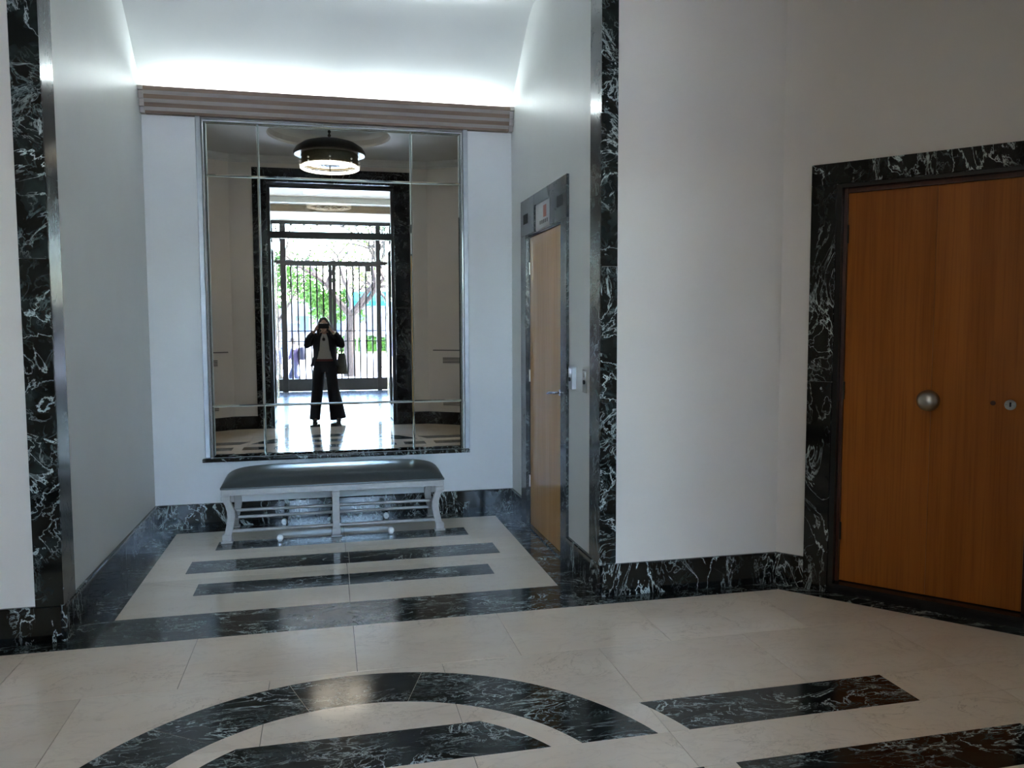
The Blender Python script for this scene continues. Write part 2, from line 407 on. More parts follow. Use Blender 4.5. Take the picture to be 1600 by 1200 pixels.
# alcove walls
struct('wall_alcove_left', B(AL-.15, AL, AF+.15, AB+.15, -.05, TOP), 'wall_alcove', 'plain pale side wall left of the bench and mirror', 'wall')
mb = MB(); X2 = AR+.15
mb.box(AR, X2, AF+.15, 4.93, -.05, TOP); mb.box(AR, X2, 5.88, AB+.15, -.05, TOP); mb.box(AR, X2, 4.93, 5.88, 2.19, TOP)
struct('wall_alcove_right', mb, 'wall_alcove', 'pale alcove side wall with the narrow lift door', 'wall')
struct('wall_back', B(AL, AR, AB, AB+.15, -.05, 3.10), 'wall_back', 'white back wall behind the large mirror and bench', 'wall')
# alcove ceiling: cove rising from above the cornice, then flat
prof = [(6.45, 3.10), (6.45, 3.245), (6.39, 3.275), (6.26, 3.385), (6.14, 3.50), (6.01, 3.61), (5.90, 3.695), (5.80, 3.765), (5.70, 3.80), (AF+.15, AZ)]
mb = MB().extrude_x(prof+[(AF+.15, TOP), (AB+.15, TOP), (AB+.15, 3.10)], AL, AR)
struct('ceiling_alcove', mb, 'wall_alcove', 'pale coved ceiling glowing above the wooden cornice', 'ceiling', True)
# lobby ceiling with round recess
FC = (CX-.01, 1.71); RR = .80
me = bpy.data.meshes.new('ceiling'); bm = bmesh.new()
o1 = [bm.verts.new((x, y, CEIL)) for x, y in inset(OCT, -.1)]
o2 = [bm.verts.new((FC[0]+RR*cos(2*pi*k/48), FC[1]+RR*sin(2*pi*k/48), CEIL)) for k in range(48)]
ed = [bm.edges.new((o1[i], o1[(i+1) % 8])) for i in range(8)]+[bm.edges.new((o2[i], o2[(i+1) % 48])) for i in range(48)]
bmesh.ops.triangle_fill(bm, edges=ed, use_beauty=True)
prev = o2
for r, z in ((RR-.015, CEIL+.03), (RR-.02, CEIL+.10), (.70, CEIL+.15), (.55, CEIL+.19), (.35, CEIL+.215), (.12, CEIL+.225)):
    ring = [bm.verts.new((FC[0]+r*cos(2*pi*k/48), FC[1]+r*sin(2*pi*k/48), z)) for k in range(48)]
    for k in range(48): bm.faces.new((prev[k], prev[(k+1) % 48], ring[(k+1) % 48], ring[k]))
    prev = ring
bm.faces.new(prev); bmesh.ops.recalc_face_normals(bm, faces=bm.faces); bm.to_mesh(me); bm.free()
me.materials.append(MATS['ceiling']); cl = bpy.data.objects.new('ceiling', me); COL.objects.link(cl)
tag(cl, 'grey white lobby ceiling with a round recess above the pendant', 'ceiling', kind='structure')
struct('light_block_slab', B(-6, 6, -6.8, 7, 4.32, 4.6), 'facade', 'thick unseen slab added over lobby and vestibule to block light', 'ceiling')  # unseen slab added above the ceilings to keep daylight from leaking in
# crown moulding under the lobby ceiling
def along(name, A, Bp, prof, mat, label, cat, s0=0., s1=None, smooth=False):
    L, ang = frame_of(A, Bp); s1 = L if s1 is None else s1
    o = struct(name, MB().extrude_x(prof, s0, s1), mat, label, cat, smooth); o.location = (A[0], A[1], 0); o.rotation_euler = (0, 0, ang); return o
CW = list(reversed(OCT))                             # clockwise so +y local points outwards
names = ['front', 'right_diagonal', 'right', 'entrance_right', 'entrance', 'entrance_left', 'left', 'left_diagonal']
i0 = CW.index((mx(2.57), AF))
segs = [(CW[(i0+i) % 8], CW[(i0+i+1) % 8]) for i in range(8)]
for i, (a, b2) in enumerate(segs):
    if i == 0: continue
    along('trim_crown_'+names[i], a, b2, [(0, 3.93), (-.02, 3.93), (-.03, 3.95), (-.05, 3.96), (-.07, 3.99), (-.075, CEIL), (0, CEIL)], 'ceiling',
          'white crown moulding along the %s lobby wall' % names[i].replace('_', ' '), 'moulding')
# baseboards
bp = [(0, 0), (-.02, 0), (-.02, BB-.006), (-.014, BB), (0, BB)]
def base(nm, a, b2, s0=0., s1=None, lab=''):
    along('baseboard_'+nm, a, b2, bp, 'marble_black' if 'entrance' in nm else 'marble_dark', lab, 'baseboard', s0, s1)
base('front_right', (AR, AF), (2.57, AF), -.0, None, 'black veined marble baseboard between alcove pilaster and reddish door')
base('front_left', (mx(2.57), AF), (AL, AF), 0, None, 'black veined marble baseboard left of the alcove')
base('right_diagonal', dA, (3.59, 3.0), 0, .165, 'short black marble baseboard piece beside the reddish door frame')
base('right', (3.59, 3.0), (3.59, 1.5), lab='black marble baseboard of the short side wall')
base('entrance_right', (3.59, 1.5), (1.56, EW), lab='black marble baseboard under the radiator grille on the bag side')
base('entrance_left', (mx(1.56), EW), (mx(3.59), 1.5), lab='black marble baseboard under the radiator grille left in the mirror')
base('entrance_wall_right', (1.56, EW), (1.29, EW), lab='black marble baseboard piece right of the entrance frame')
base('entrance_wall_left', (-1.025, EW), (mx(1.56), EW), lab='black marble baseboard piece left of the entrance frame')
base('left', (mx(3.59), 1.5), (mx(3.59), 3.0), lab='black marble baseboard of the far left side wall')
base('left_diagonal', (mx(3.59), 3.0), (mx(2.57), AF), lab='black marble baseboard of the slanting left wall')
base('alcove_left', (AL, AF), (AL, AB), lab='dark marble baseboard running back along the left alcove wall')
base('alcove_back', (AL+.02, AB), (AR-.02, AB), lab='bluish dark marble baseboard behind the bench')
base('alcove_right_near', (AR, 4.82), (AR, AF), lab='dark marble baseboard between the lift door and the pilaster')
base('alcove_right_far', (AR, AB), (AR, 6.02), lab='short dark marble baseboard between the lift door and back wall')
# marble pilasters framing the alcove
for nm, sx, xo, xi, lab in (('trim_1', 1, AL-.11, AL+.015, 'tall dark veined marble pilaster left of the alcove'), ('trim_2', -1, AR+.08, AR-.015, 'tall dark veined marble pilaster right of the alcove')):
    p = thing(nm, lab, 'trim', ((xo+xi)/2, AF, BB), 0, kind='structure'); cx = (xo+xi)/2
    x0, x1 = sorted((xo-cx, xi-cx))
    for z0, z1 in ((0, 1.66), (1.662, AZ-BB)): B(x0, x1, -.018, 0, z0, z1).build('slab', 'marble_upright', p)
    r0, r1 = sorted((xi-cx, xi-cx-sx*.015))
    for z0, z1 in ((0, 2.05), (2.052, AZ-BB)): B(r0, r1, .001, .17, z0, z1).build('reveal_slab', 'marble_grey', p)
p = thing('trim_3', 'dark marble lintel over the alcove opening', 'trim', (CX, AF, AZ), 0, kind='structure')
for x0, x1 in ((-1.49, -.002), (.002, 1.46)): B(x0, x1, -.018, 0, 0, .12).build('slab', 'marble_upright', p)

# ------------------------------------------------------------------ cornice and cove tubes
cn = thing('trim_4', 'stepped brown wooden cornice running above the mirror', 'cornice', (CX, AB, 3.06), 0, kind='structure')
hw = (AR-AL)/2
zz = 0.0; dep = .050
FH = (.018, .030, .030, .030)
for k in range(4):
    hgt = FH[k]
    B(-hw+.035, hw-.035, -dep, 0 if k < 2 else -dep+.014, zz, zz+hgt).build('slat', 'wood_cornice', cn)
    zz += hgt
    if k < 3:
        MB().extrude_x([(0 if k < 2 else -dep+.012, zz), (-dep+.004, zz), (-dep-.016, zz+.0235), (0 if k < 2 else -dep+.012, zz+.0235)], -hw+.035, hw-.035).build('fillet', 'wood_fillet', cn)
        zz += .0235; dep += .018
for sx in (-1, 1):
    x0, x1 = sorted((sx*(hw-.001), sx*(hw-.033)))
    z2 = 0.; d2 = .052; mb = MB()
    for k in range(4):
        mb.box(x0, x1, -d2-.004, 0 if k < 2 else -d2+.02, z2, z2+FH[k]+(.0230 if k < 3 else 0)); z2 += FH[k]+.0235; d2 += .018
    mb.build('end_block', 'wood_fillet', cn)
B(-hw+.001, hw-.001, -.058, 0, .082, .090).build('trough_board', 'white_plastic', cn)
for k, lab in enumerate(('cool white fluorescent tube hidden behind the left end of the cornice', 'cool white fluorescent tube hidden behind the right end of the cornice')):
    xc = CX+(-.655, .655)[k]
    o = thing('fluorescent_tube', lab, 'lamp', (xc, AB-.045, 3.06+.140), group='cove tubes behind the cornice')
    MB().tube([(-.62, 0, .020), (.62, 0, .020)], .013, 10, (0, 0, 1)).build('tube', 'tube_light', o, True)
    for sx in (-1, 1): B(sx*.63-.010, sx*.63+.010, -.018, .018, -.100, .036).build('end_cap', 'white_plastic', o)

# ------------------------------------------------------------------ mirror
YM = 6.385
mr = thing('wall_mirror', 'large wall mirror divided into nine panes above the bench', 'mirror', (CX, AB, .50))
gx = [-.853, -.470, .670, 1.065]; gz = [.528, .922, 2.637, 3.034]
def pane(x0, x1, z0, z1, bev):                       # bev: left,right,bottom,top widths
    y = YM-AB; l, r, b_, t_ = bev; g = .0012
    x0 += g; x1 -= g; z0 += g; z1 -= g
    dz = lambda w: y+w*.155
    o = [(x0, z0), (x1, z0), (x1, z1), (x0, z1)]; i = [(x0+l, z0+b_), (x1-r, z0+b_), (x1-r, z1-t_), (x0+l, z1-t_)]
    dl, dr_, db, dt = [.008 if q > .015 else .003 for q in bev]
    dv = [max(dl, db), max(dr_, db), max(dr_, dt), max(dl, dt)]
    vs = [(x-CX, y+q, z-.5) for (x, z), q in zip(o, dv)]+[(x-CX, y, z-.5) for x, z in i]
    mb = MB(); mb.add(vs, [(4, 5, 6, 7)]); e = mb.build('pane', 'mirror', mr)
    ed = MB(); ed.add(vs+[(x-CX, y+.0095, z-.5) for x, z in o], [(0, 1, 5, 4), (1, 2, 6, 5), (2, 3, 7, 6), (3, 0, 4, 7), (0, 8, 9, 1), (1, 9, 10, 2), (2, 10, 11, 3), (3, 11, 8, 0)])
    ed.build('bevel', 'mirror_edge', e)
for i in range(3):
    for j in range(3):
        n, w = .0085, .022
        pane(gx[i], gx[i+1], gz[j], gz[j+1], (w if i == 0 else n, w if i == 2 else n, w if j == 0 else n, w if j == 2 else n))
B(gx[0]-CX, gx[3]-CX, YM-AB+.010, 0, gz[0]-.5, gz[3]-.5).build('backing_board', 'black_jamb', mr)
for sx, x0, x1 in ((0, -.905, -.868), (1, 1.080, 1.117)):
    B(x0-CX, x1-CX, -.036, 0, .03, 2.56).build('side_frame', 'frame_grey', mr, bevel=.003)
for x0, x1 in ((-.866, -.855), (1.067, 1.078)):
    B(x0-CX, x1-CX, -.030, 0, .03, 2.55).build('bead', 'chrome', mr, bevel=.003)
B(-.866-CX, 1.078-CX, -.030, 0, 2.540, 2.551).build('bead', 'chrome', mr, bevel=.003)
B(-.925-CX, 1.115-CX, -.055, 0, .0, .026).build('sill', 'marble_dark', mr, bevel=.002)

# ------------------------------------------------------------------ bench
bn = thing('upholstered_bench', 'long pale painted bench with dark grey leather cushion under the mirror', 'bench', (.045, 6.11, 0))
L2, D2 = .785, .25
mb = MB(); nu, nv = 44, 16
def cz(u, v):
    return .392+.105*(1-abs(u)**9)**.5*(1-abs(v)**3.2)**.55*(1-.10*abs(u)**3)
vs = []
for j in range(nv+1):
    v = -1+2*j/nv; v = math.copysign(abs(v)**.8, v)
    for i in range(nu+1):
        u = -1+2*i/nu; u = math.copysign(abs(u)**.55, u)
        vs.append((u*(L2+.006), v*(D2+.004), cz(min(1, max(-1, u)), min(1, max(-1, v)))))
fs = [(j*(nu+1)+i, j*(nu+1)+i+1, (j+1)*(nu+1)+i+1, (j+1)*(nu+1)+i) for j in range(nv) for i in range(nu)]
mb.add(vs, fs); mb.box(-L2-.004, L2+.004, -D2-.003, D2+.003, .381, .3935)
mb.build('cushion', 'leather', bn, True)
for y0, y1 in ((-D2, -D2+.025), (D2-.025, D2)):
    B(-L2, L2, y0, y1, .336, .380).build('apron_rail', 'bench_paint', bn, bevel=.003)
for sx in (-1, 1): B(sx*L2-(.025 if sx > 0 else 0), sx*L2+(.025 if sx < 0 else 0), -D2+.026, D2-.026, .336, .380).build('side_rail', 'bench_paint', bn, bevel=.003)
def leg(x, y, curve):
    mb = MB(); pts = [(0, .336, .030), (.0, .318, .031), (.003, .300, .026), (.018, .27, .024), (.032, .225, .026), (.034, .18, .026), (.024, .12, .025), (.014, .075, .025), (.004, .055, .03)]
    path = [(x+curve*a, y, z) for a, z, w in pts]
    n = len(path); V = []
    for (px, py, pz), (a, z, w) in zip(path, pts):
        V += [(px-w, py-.018, pz), (px+w, py-.018, pz), (px+w, py+.018, pz), (px-w, py+.018, pz)]
    F = [(i*4+k, i*4+(k+1) % 4, (i+1)*4+(k+1) % 4, (i+1)*4+k) for i in range(n-1) for k in range(4)]+[(0, 1, 2, 3), (4*n-4, 4*n-3, 4*n-2, 4*n-1)]
    mb.add(V, F); l = mb.build('leg', 'bench_paint', bn, bevel=.002)
    fx = x+curve*.002
    MB().box(fx-.032, fx+.032, y-.024, y+.024, .014, .060).build('foot_block', 'bench_paint', l, bevel=.003)
    MB().box(fx-.040, fx+.040, y-.030, y+.030, 0, .014).build('foot_plate', 'bench_paint', l, bevel=.003)
    for q in (-.011, .011): B(x+curve*.034-.004+q, x+curve*.034+.004+q, y-.0215, y-.018, .13, .27).build('flute', 'bench_paint', l) if curve == 0 else None
    B(x-.031, x+.031, y-.023, y-.0185, .300, .330).build('capital', 'bench_paint', l, bevel=.003)
for x, c in ((-.755, 1), (0, 0), (.755, -1)):
    for y in (-D2+.020, D2-.020): leg(x, y, c)
MB().tube([(-.745, -D2+.02, .082), (.745, -D2+.02, .082)], .013, 10, (0, 0, 1)).build('stretcher', 'bench_paint', bn, True)
for y, z in ((.03, .172), (.15, .093)):
    MB().tube([(-.715, y, z), (.715, y, z)], .012, 10, (0, 0, 1)).build('stretcher', 'bench_paint', bn, True)
for sx in (-.728, 0, .728):
    MB().tube([(sx, -D2+.03, .20), (sx, .03, .172), (sx, .15, .093), (sx, D2-.03, .085)], .012, 8).build('side_stretcher', 'bench_paint', bn, True)
for (x, y), lab in zip(((-.347, 5.845), (.437, 5.87), (-.341, 6.32), (.435, 6.335)),
                       ('round white stopper on the floor under the front left of the bench', 'round white stopper on the floor under the front right of the bench',
                        'round white stopper by the baseboard under the left of the bench', 'round white stopper by the baseboard under the right of the bench')):
    s = thing('floor_stopper', lab, 'stopper', (x, y, 0), group='round white stoppers under the bench')
    MB().tube([(0, -.016, .024), (0, -.012, .024), (0, .012, .024), (0, .016, .024)], [.018, .0225, .0225, .018], 20, (1, 0, 0)).build('disc', 'white_plastic', s, True)
    MB().tube([(0, -.0185, .024), (0, -.016, .024)], .009, 14, (1, 0, 0)).build('screw', 'satin_metal', s, True)
    B(-.012, .012, -.012, .012, 0, .004).build('base', 'satin_metal', s)

# ------------------------------------------------------------------ lift door in the alcove
ld = thing('door_2', 'narrow yellowish veneer lift door in grey marble frame beside the bench', 'door', (AR, 5.42, 0), -pi/2, kind='structure')
# local x runs towards the camera (-y), local y into the wall (+x)
def LY(y): return 5.42-y
def lbox(ya, yb, d0, d1, z0, z1): x0, x1 = sorted((LY(ya), LY(yb))); return B(x0, x1, d0, d1, z0, z1)
lbox(6.02, 5.865, -.018, .03, 0, 2.19).build('jamb_slab', 'marble_grey', ld, bevel=.002)
lbox(4.95, 4.82, -.018, .03, 0, 2.19).build('jamb_slab', 'marble_grey', ld, bevel=.002)
hd = [(6.02, 5.66), (5.66, 5.20), (5.20, 4.82)]
lbox(6.02, 5.62, -.018, .03, 2.191, 2.455).build('lintel_slab', 'marble_grey', ld, bevel=.002)
lbox(5.21, 4.82, -.018, .03, 2.191, 2.455).build('lintel_slab', 'marble_grey', ld, bevel=.002)
lbox(5.619, 5.211, -.018, .03, 2.375, 2.455).build('lintel_slab', 'marble_grey', ld, bevel=.002)
for a, b2 in ((5.93, 5.80), (5.03, 4.90)):
    lbox(a, b2, -.0195, -.018, 2.275, 2.345).build('slot', 'hole', ld)
pl = lbox(5.612, 5.218, -.006, .02, 2.196, 2.372).build('indicator_plate', 'plate_white', ld)
lbox(5.40, 5.33, -.0085, -.0062, 2.265, 2.345).build('red_arrow', 'plate_red', pl)
for k in range(5): lbox(5.50-.045*k, 5.472-.045*k, -.008, -.0062, 2.225, 2.250).build('lettering', 'plate_ink', pl)
lf = lbox(5.845, 4.965, .012, .05, .012, 2.172).build('leaf', 'wood_lift', ld, bevel=.002)
for a, b2 in ((5.864, 5.846), (4.964, 4.951)): lbox(a, b2, .006, .06, 0, 2.19).build('rebate', 'black_jamb', ld)
lbox(5.845, 4.965, .006, .06, 2.173, 2.19).build('rebate', 'black_jamb', ld)
lbox(5.88, 4.93, .061, .15, 0, 2.19).build('lift_light_block', 'black_jamb', ld)  # black box added behind the leaf, stops outside light in the gaps
lbox(5.865, 4.95, -.018, .06, 0, .011).build('sill', 'marble_dark', ld)
for z in (1.9, 1.1, .3): MB().tube([(LY(5.852), .008, z), (LY(5.852), .008, z+.09)], .008, 8).build('hinge', 'knob_metal', ld, True)
hn = MB().tube([(LY(5.0), .012, 1.085), (LY(5.0), -.008, 1.085)], .022, 14, (0, 0, 1)).build('rose', 'chrome', lf, True)
MB().tube([(LY(5.0), -.008, 1.085), (LY(5.0), -.05, 1.085), (LY(5.02), -.058, 1.084), (LY(5.08), -.058, 1.078), (LY(5.13), -.055, 1.07)], [.008, .008, .009, .009, .006], 10, (0, 0, 1)).build('lever', 'chrome', lf, True)
# call button plates
for yc, zc, w, d, lab, nm in ((4.70, 1.20, .065, .030, 'slim steel call button box standing proud beside the lift door', 'call_button_box'),
                              (4.49, 1.195, .075, .008, 'flat dark steel button plate next to the marble pilaster', 'call_button_plate')):
    c = thing(nm, lab, 'button', (AR, yc, zc-.07), -pi/2)
    B(-w/2, w/2, -d, 0, 0, .14).build('plate', 'satin_metal' if d > .01 else 'knob_metal', c, bevel=.003)
    MB().tube([(0, -d-.006, .062), (0, -d, .062)], .013, 14, (0, 0, 1)).build('button', 'hole', c, True)
    B(-.018, .018, -d-.002, -d, .09, .125).build('label_strip', 'chrome', c)

# ------------------------------------------------------------------ reddish wood door on the slanting wall
L_, ang = frame_of(dA, (3.59, 3.0))
dr = thing('door_1', 'large reddish brown flush wood door with round centre knob in black marble frame', 'door', (dA[0], dA[1], 0), ang, kind='structure')
for s0, s1 in ((.165, .298), (1.277, 1.41)):
    for z0, z1 in ((0, 1.199), (1.2, 2.289)): B(s0, s1, -.022, .03, z0, z1).build('frame_slab', 'marble_dark', dr, bevel=.002)
for s0, s1 in ((.165, .786), (.788, 1.41)): B(s0, s1, -.022, .03, 2.29, 2.405).build('frame_slab', 'marble_dark', dr, bevel=.002)
for s0, s1 in ((.299, .327), (1.248, 1.276)): B(s0, s1, -.012, .15, 0, 2.288).build('reveal_jamb', 'black_jamb', dr)
B(.328, 1.247, -.012, .15, 2.268, 2.288).build('reveal_head', 'black_jamb', dr)
for s0, s1 in ((.328, .345), (1.231, 1.247)): B(s0, s1, .035, .12, .058, 2.267).build('stop', 'wood_jamb', dr)
B(.346, 1.230, .035, .12, 2.245, 2.267).build('stop', 'wood_jamb', dr)
lf = B(.347, 1.229, .0617, .10, .062, 2.243).build('leaf', 'wood_jamb', dr)
for s0, s1 in ((.347, .7875), (.7885, 1.229)): B(s0, s1, .055, .0615, .062, 2.243).build('veneer_panel', 'wood_door', lf)
B(.300, 1.275, .152, .2, 0, 2.29).build('door_light_block', 'black_jamb', dr)  # unseen box added behind the door, blocks sky light at the threshold gap
B(.328, 1.247, -.022, .15, .001, .056).build('threshold', 'black_jamb', dr)
mb = MB(); prof = [(0.0, -.075), (.022, -.073), (.042, -.062), (.053, -.044), (.056, -.028), (.050, -.010), (.036, .004), (.022, .014), (.020, .030), (.034, .040), (.036, .055)]
n = len(prof); V = [(.7875+r*cos(2*pi*k/28), y, 1.122+r*sin(2*pi*k/28)) for r, y in prof for k in range(28)]
mb.add(V, [(i*28+k, i*28+(k+1) % 28, (i+1)*28+(k+1) % 28, (i+1)*28+k) for i in range(n-1) for k in range(28)])
mb.build('knob', 'knob_metal', lf, True)
es = MB().tube([(1.148, .0505, 1.113), (1.148, .055, 1.113)], [(.0265, .0265)]*2, 24, (0, 0, 1)).build('escutcheon', 'chrome', lf)
B(1.144, 1.152, .0495, .0506, 1.103, 1.126).build('keyhole', 'hole', es)
for q in (-.018, .018): MB().ball((1.148+q, .0504, 1.113), .0025, 8, 5).build('screw', 'knob_metal', es)
MB().tube([(1.072, .0545, 1.118), (1.072, .0549, 1.118)], .0125, 14, (0, 0, 1)).build('stain_spot', 'wood_jamb', lf)  # small dark stain on the veneer, set on as a thin disc
for z in (1.97, 1.1, .3): MB().tube([(.346, .045, z), (.346, .045, z+.1)], .008, 8).build('hinge', 'bronze_dark', dr, True)

# ------------------------------------------------------------------ entrance opening: marble frame, metal frame, open leaves
en = thing('door_3', 'tall black entrance frame with marble surround and open glazed leaves', 'door', (CX+.022, EW, 0), 0, kind='structure')
ox = CX+.022
def eb(x0, x1, y0, y1, z0, z1): return B(x0-ox, x1-ox, y0-EW, y1-EW, z0, z1)
for x0, x1 in ((-1.025, -.83), (1.055, 1.29)):
    for z0, z1 in ((0, 1.8), (1.802, 3.659)): eb(x0, x1, EW, EW+.022, z0, z1).build('surround_slab', 'marble_black', en, bevel=.002)
for x0, x1 in ((-1.025, .124), (.126, 1.29)): eb(x0, x1, EW, EW+.022, 3.66, 3.865).build('surround_slab', 'marble_black', en, bevel=.002)
for x0, x1 in ((-.859, -.83), (1.055, 1.084)): eb(x0, x1, -.099, EW-.001, 0, 3.659).build('reveal_slab', 'marble_black', en)
eb(-.83, 1.055, -.099, EW-.001, 3.66, 3.689).build('reveal_slab', 'marble_black', en)
fr = eb(-.829, -.792, -.098, -.03, 0, 3.659); fr.box(1.018-ox, 1.054-ox, -.098-EW, -.03-EW, 0, 3.659); fr.box(-.792-ox, 1.018-ox, -.098-EW, -.03-EW, 3.617, 3.659)
fr.build('metal_frame', 'black_iron', en)
eb(-.791, 1.017, -.095, -.02, 2.86, 2.965).build('transom_bar', 'black_iron', en)
eb(-.791, 1.017, -.019, -.012, 2.850, 2.862).build('transom_bead', 'chrome', en)
eb(-.791, 1.017, -.069, -.063, 2.966, 3.616).build('fanlight_pane', 'glass', en)
for sx, xh in ((1, -.850), (-1, 1.076)):
    a, b2 = sorted((0, sx*.045)); w = .82
    mb = MB(); mb.box(a, b2, -w, 0, .01, .22); mb.box(a, b2, -w, 0, 2.74, 2.835); mb.box(a, b2, -.08, 0, .22, 2.74); mb.box(a, b2, -w, -w+.08, .22, 2.74)
    lf = mb.build('door_leaf', 'black_iron', en); lf.location = (xh-ox, -.12-EW, 0)
    B(sx*.02-.003, sx*.02+.003, -w+.081, -.081, .221, 2.739).build('leaf_pane', 'glass', lf)
    xx = sx*.075
    MB().tube([(xx, -w+.10, .35), (xx, -w+.10, 2.55)], .013, 12).build('pull_bar', 'chrome', lf, True)
    for z in (.45, 2.45): MB().tube([(sx*.045, -w+.04, z), (xx, -w+.10, z)], .008, 8).build('bar_bracket', 'chrome', lf, True)

# ------------------------------------------------------------------ radiator grilles on the slanting entrance walls
for a, b2, s_in, lab in (((3.59, 1.5), (1.56, EW), 1, 'white radiator cover with slotted grilles right of the entrance frame'), ((mx(1.56), EW), (mx(3.59), 1.5), 0, 'white radiator cover with slotted grilles left of the entrance frame')):
    L_, ang = frame_of(a, b2)
    g = thing('radiator_cover', lab, 'radiator', (a[0], a[1], BB), ang, group='radiator covers beside the entrance')
    s0, s1 = ((L_-1.35, L_-.09) if s_in else (.09, 1.35))
    c0, c1 = ((s0, s1-.08) if s_in else (s0+.08, s1))
    B(c0, c1, -.012, 0, .0, .90).build('panel', 'wall', g)
    B(s0, s1, -.030, 0, .955, .972).build('shelf_edge', 'plate_ink', g)
    B(c0, c1, -.02, 0, .905, .915).build('ledge', 'wall', g)
    for zb in (.095, .755):
        B(c0+.08, c1-.08, -.0135, -.012, zb, zb+.105).build('grille_recess', 'slot', g)
        for k in range(5): B(c0+.075, c1-.075, -.021, -.0135, zb+.002+k*.023, zb+.012+k*.023).build('slat', 'wall', g)

# ------------------------------------------------------------------ pendant lamp
pd = thing('pendant_lamp', 'round bronze pendant lamp with wide dish and white glass ring', 'lamp', (FC[0], FC[1], 3.60))
k = 1.06
MB().lathe([(.0, .655), (.06, .655), (.065, .63), (.03, .61), (.0, .61)], 24).build('ceiling_rose', 'bronze_dark', pd, True)
MB().tube([(0, 0, .355), (0, 0, .62)], .012, 10).build('stem', 'bronze_dark', pd, True)
for z in (.43, .48, .53): MB().ball((0, 0, z), .022, 12, 8).build('stem_knop', 'bronze_dark', pd, True)
MB().lathe([(.03, .375), (.20, .365), (.34, .325), (.43, .265), (.465, .210), (.468, .185), (.455, .172), (.36, .180), (.36, .195), (.44, .210), (.40, .265), (.32, .310), (.2, .345), (.03, .355)], 48, close=True).build('dish', 'bronze_dark', pd, True)
MB().lathe([(.365, .225), (.372, .21), (.362, .185), (.372, .16), (.362, .135), (.372, .11), (.362, .085), (.370, .06), (.362, .04), (.35, .04), (.35, .225)], 48, close=True).build('drum', 'bronze', pd, True)
MB().lathe([(.385, .018), (.380, -.004), (.36, -.014), (.342, -.004), (.342, .018), (.362, .028)], 48, close=True).build('glass_ring', 'lamp_white', pd, True)
MB().lathe([(.0, .07), (.335, .07), (.335, .064), (.0, .064)], 48).build('diffuser', 'lamp_white', pd, True)
MB().lathe([(.0, .02), (.10, .024), (.150, .034), (.145, .040), (.0, .032)], 32).build('centre_disc', 'bronze_dark', pd, True)
MB().lathe([(.0, -.045), (.012, -.036), (.016, -.022), (.009, -.008), (.010, .02), (.0, .02)], 16).build('finial', 'bronze_dark', pd, True)
for q in range(8):
    a = 2*pi*q/8
    MB().tube([(.155*cos(a), .155*sin(a), .035), (.342*cos(a), .342*sin(a), .012)], .004, 6).build('spoke', 'bronze', pd)
    for z in (.088, .045): MB().ball((.386*cos(a), .386*sin(a), z), .013, 10, 7).build('glass_bead', 'white_plastic', pd, True)

# ------------------------------------------------------------------ vestibule
VL, VR, VZ, GY = -2.0, 2.2, 4.2, -6.6
struct('wall_vestibule_left', B(VL-.2, VL, -6.75, -.1, -.05, 4.32), 'vestibule_wall', 'cream vestibule side wall beyond the entrance on the left in the mirror', 'wall')
struct('wall_vestibule_right', B(VR, VR+.2, -6.75, -.1, -.05, 4.32), 'vestibule_wall', 'cream vestibule side wall beyond the entrance on the right in the mirror', 'wall')
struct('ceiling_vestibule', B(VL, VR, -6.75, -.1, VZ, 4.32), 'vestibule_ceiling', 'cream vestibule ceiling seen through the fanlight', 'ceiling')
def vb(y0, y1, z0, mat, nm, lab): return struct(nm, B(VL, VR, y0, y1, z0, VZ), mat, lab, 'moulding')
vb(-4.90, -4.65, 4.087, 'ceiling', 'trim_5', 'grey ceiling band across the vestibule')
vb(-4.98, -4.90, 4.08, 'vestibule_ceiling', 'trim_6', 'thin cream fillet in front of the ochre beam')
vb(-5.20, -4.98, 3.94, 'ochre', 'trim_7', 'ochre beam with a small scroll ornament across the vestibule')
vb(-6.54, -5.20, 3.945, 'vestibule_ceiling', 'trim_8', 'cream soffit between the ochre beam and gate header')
o = thing('scroll_ornament', 'small pale scroll ornament in the middle of the ochre beam', 'ornament', (.15, -4.98, 4.035))
for sx in (-1, 1):
    pts = [(sx*(.03+.27*u), .010, .02*sin(u*9)+.012*(1-u)) for u in [q/14 for q in range(15)]]
    MB().tube(pts, .010, 8).build('scroll', 'vestibule_wall', o, True)
MB().ball((0, .01, .01), (.03, .012, .03)).build('rosette', 'vestibule_wall', o, True)
o = thing('ceiling_lamp', 'long flat white box lamp on the vestibule ceiling', 'lamp', (.15, -3.15, VZ-.085))
B(-.37, .37, -.10, .10, .012, .085).build('housing', 'lamp_shell', o, bevel=.004)
B(-.35, .35, -.085, .085, 0, .012).build('diffuser', 'white_plastic', o)
for sx in (-1, 1): B(sx*.375-.006, sx*.375+.006, -.10, .10, .008, .085).build('end_cap', 'satin_metal', o)

# ------------------------------------------------------------------ iron street gate
GC = .165
gt = thing('iron_gate', 'black iron street gate with vertical bars at the far end of the vestibule', 'gate', (GC, GY, 0))
def gb(x0, x1, z0, z1, y0=-.03, y1=.03): return B(x0-GC, x1-GC, y0, y1, z0, z1)
gb(VL, VR, 3.87, 3.96, -.05, .05).build('header', 'black_iron', gt)
gb(VL, VR, 2.955, 3.04, -.04, .04).build('transom_rail', 'black_iron', gt)
stile = [(-1.28, -1.155), (-1.0, -.870), (1.175, 1.285), (1.49, 1.64)]
for x0, x1 in stile:
    gb(x0, x1, 0, 2.954, -.04, .04).build('stile', 'black_iron', gt); gb(x0, x1, 3.041, 3.869, -.04, .04).build('stile', 'black_iron', gt)
for x0, x1 in ((VL, -1.9), (2.1, VR)): gb(x0, x1, 0, 3.869, -.04, .04).build('stile', 'black_iron', gt)
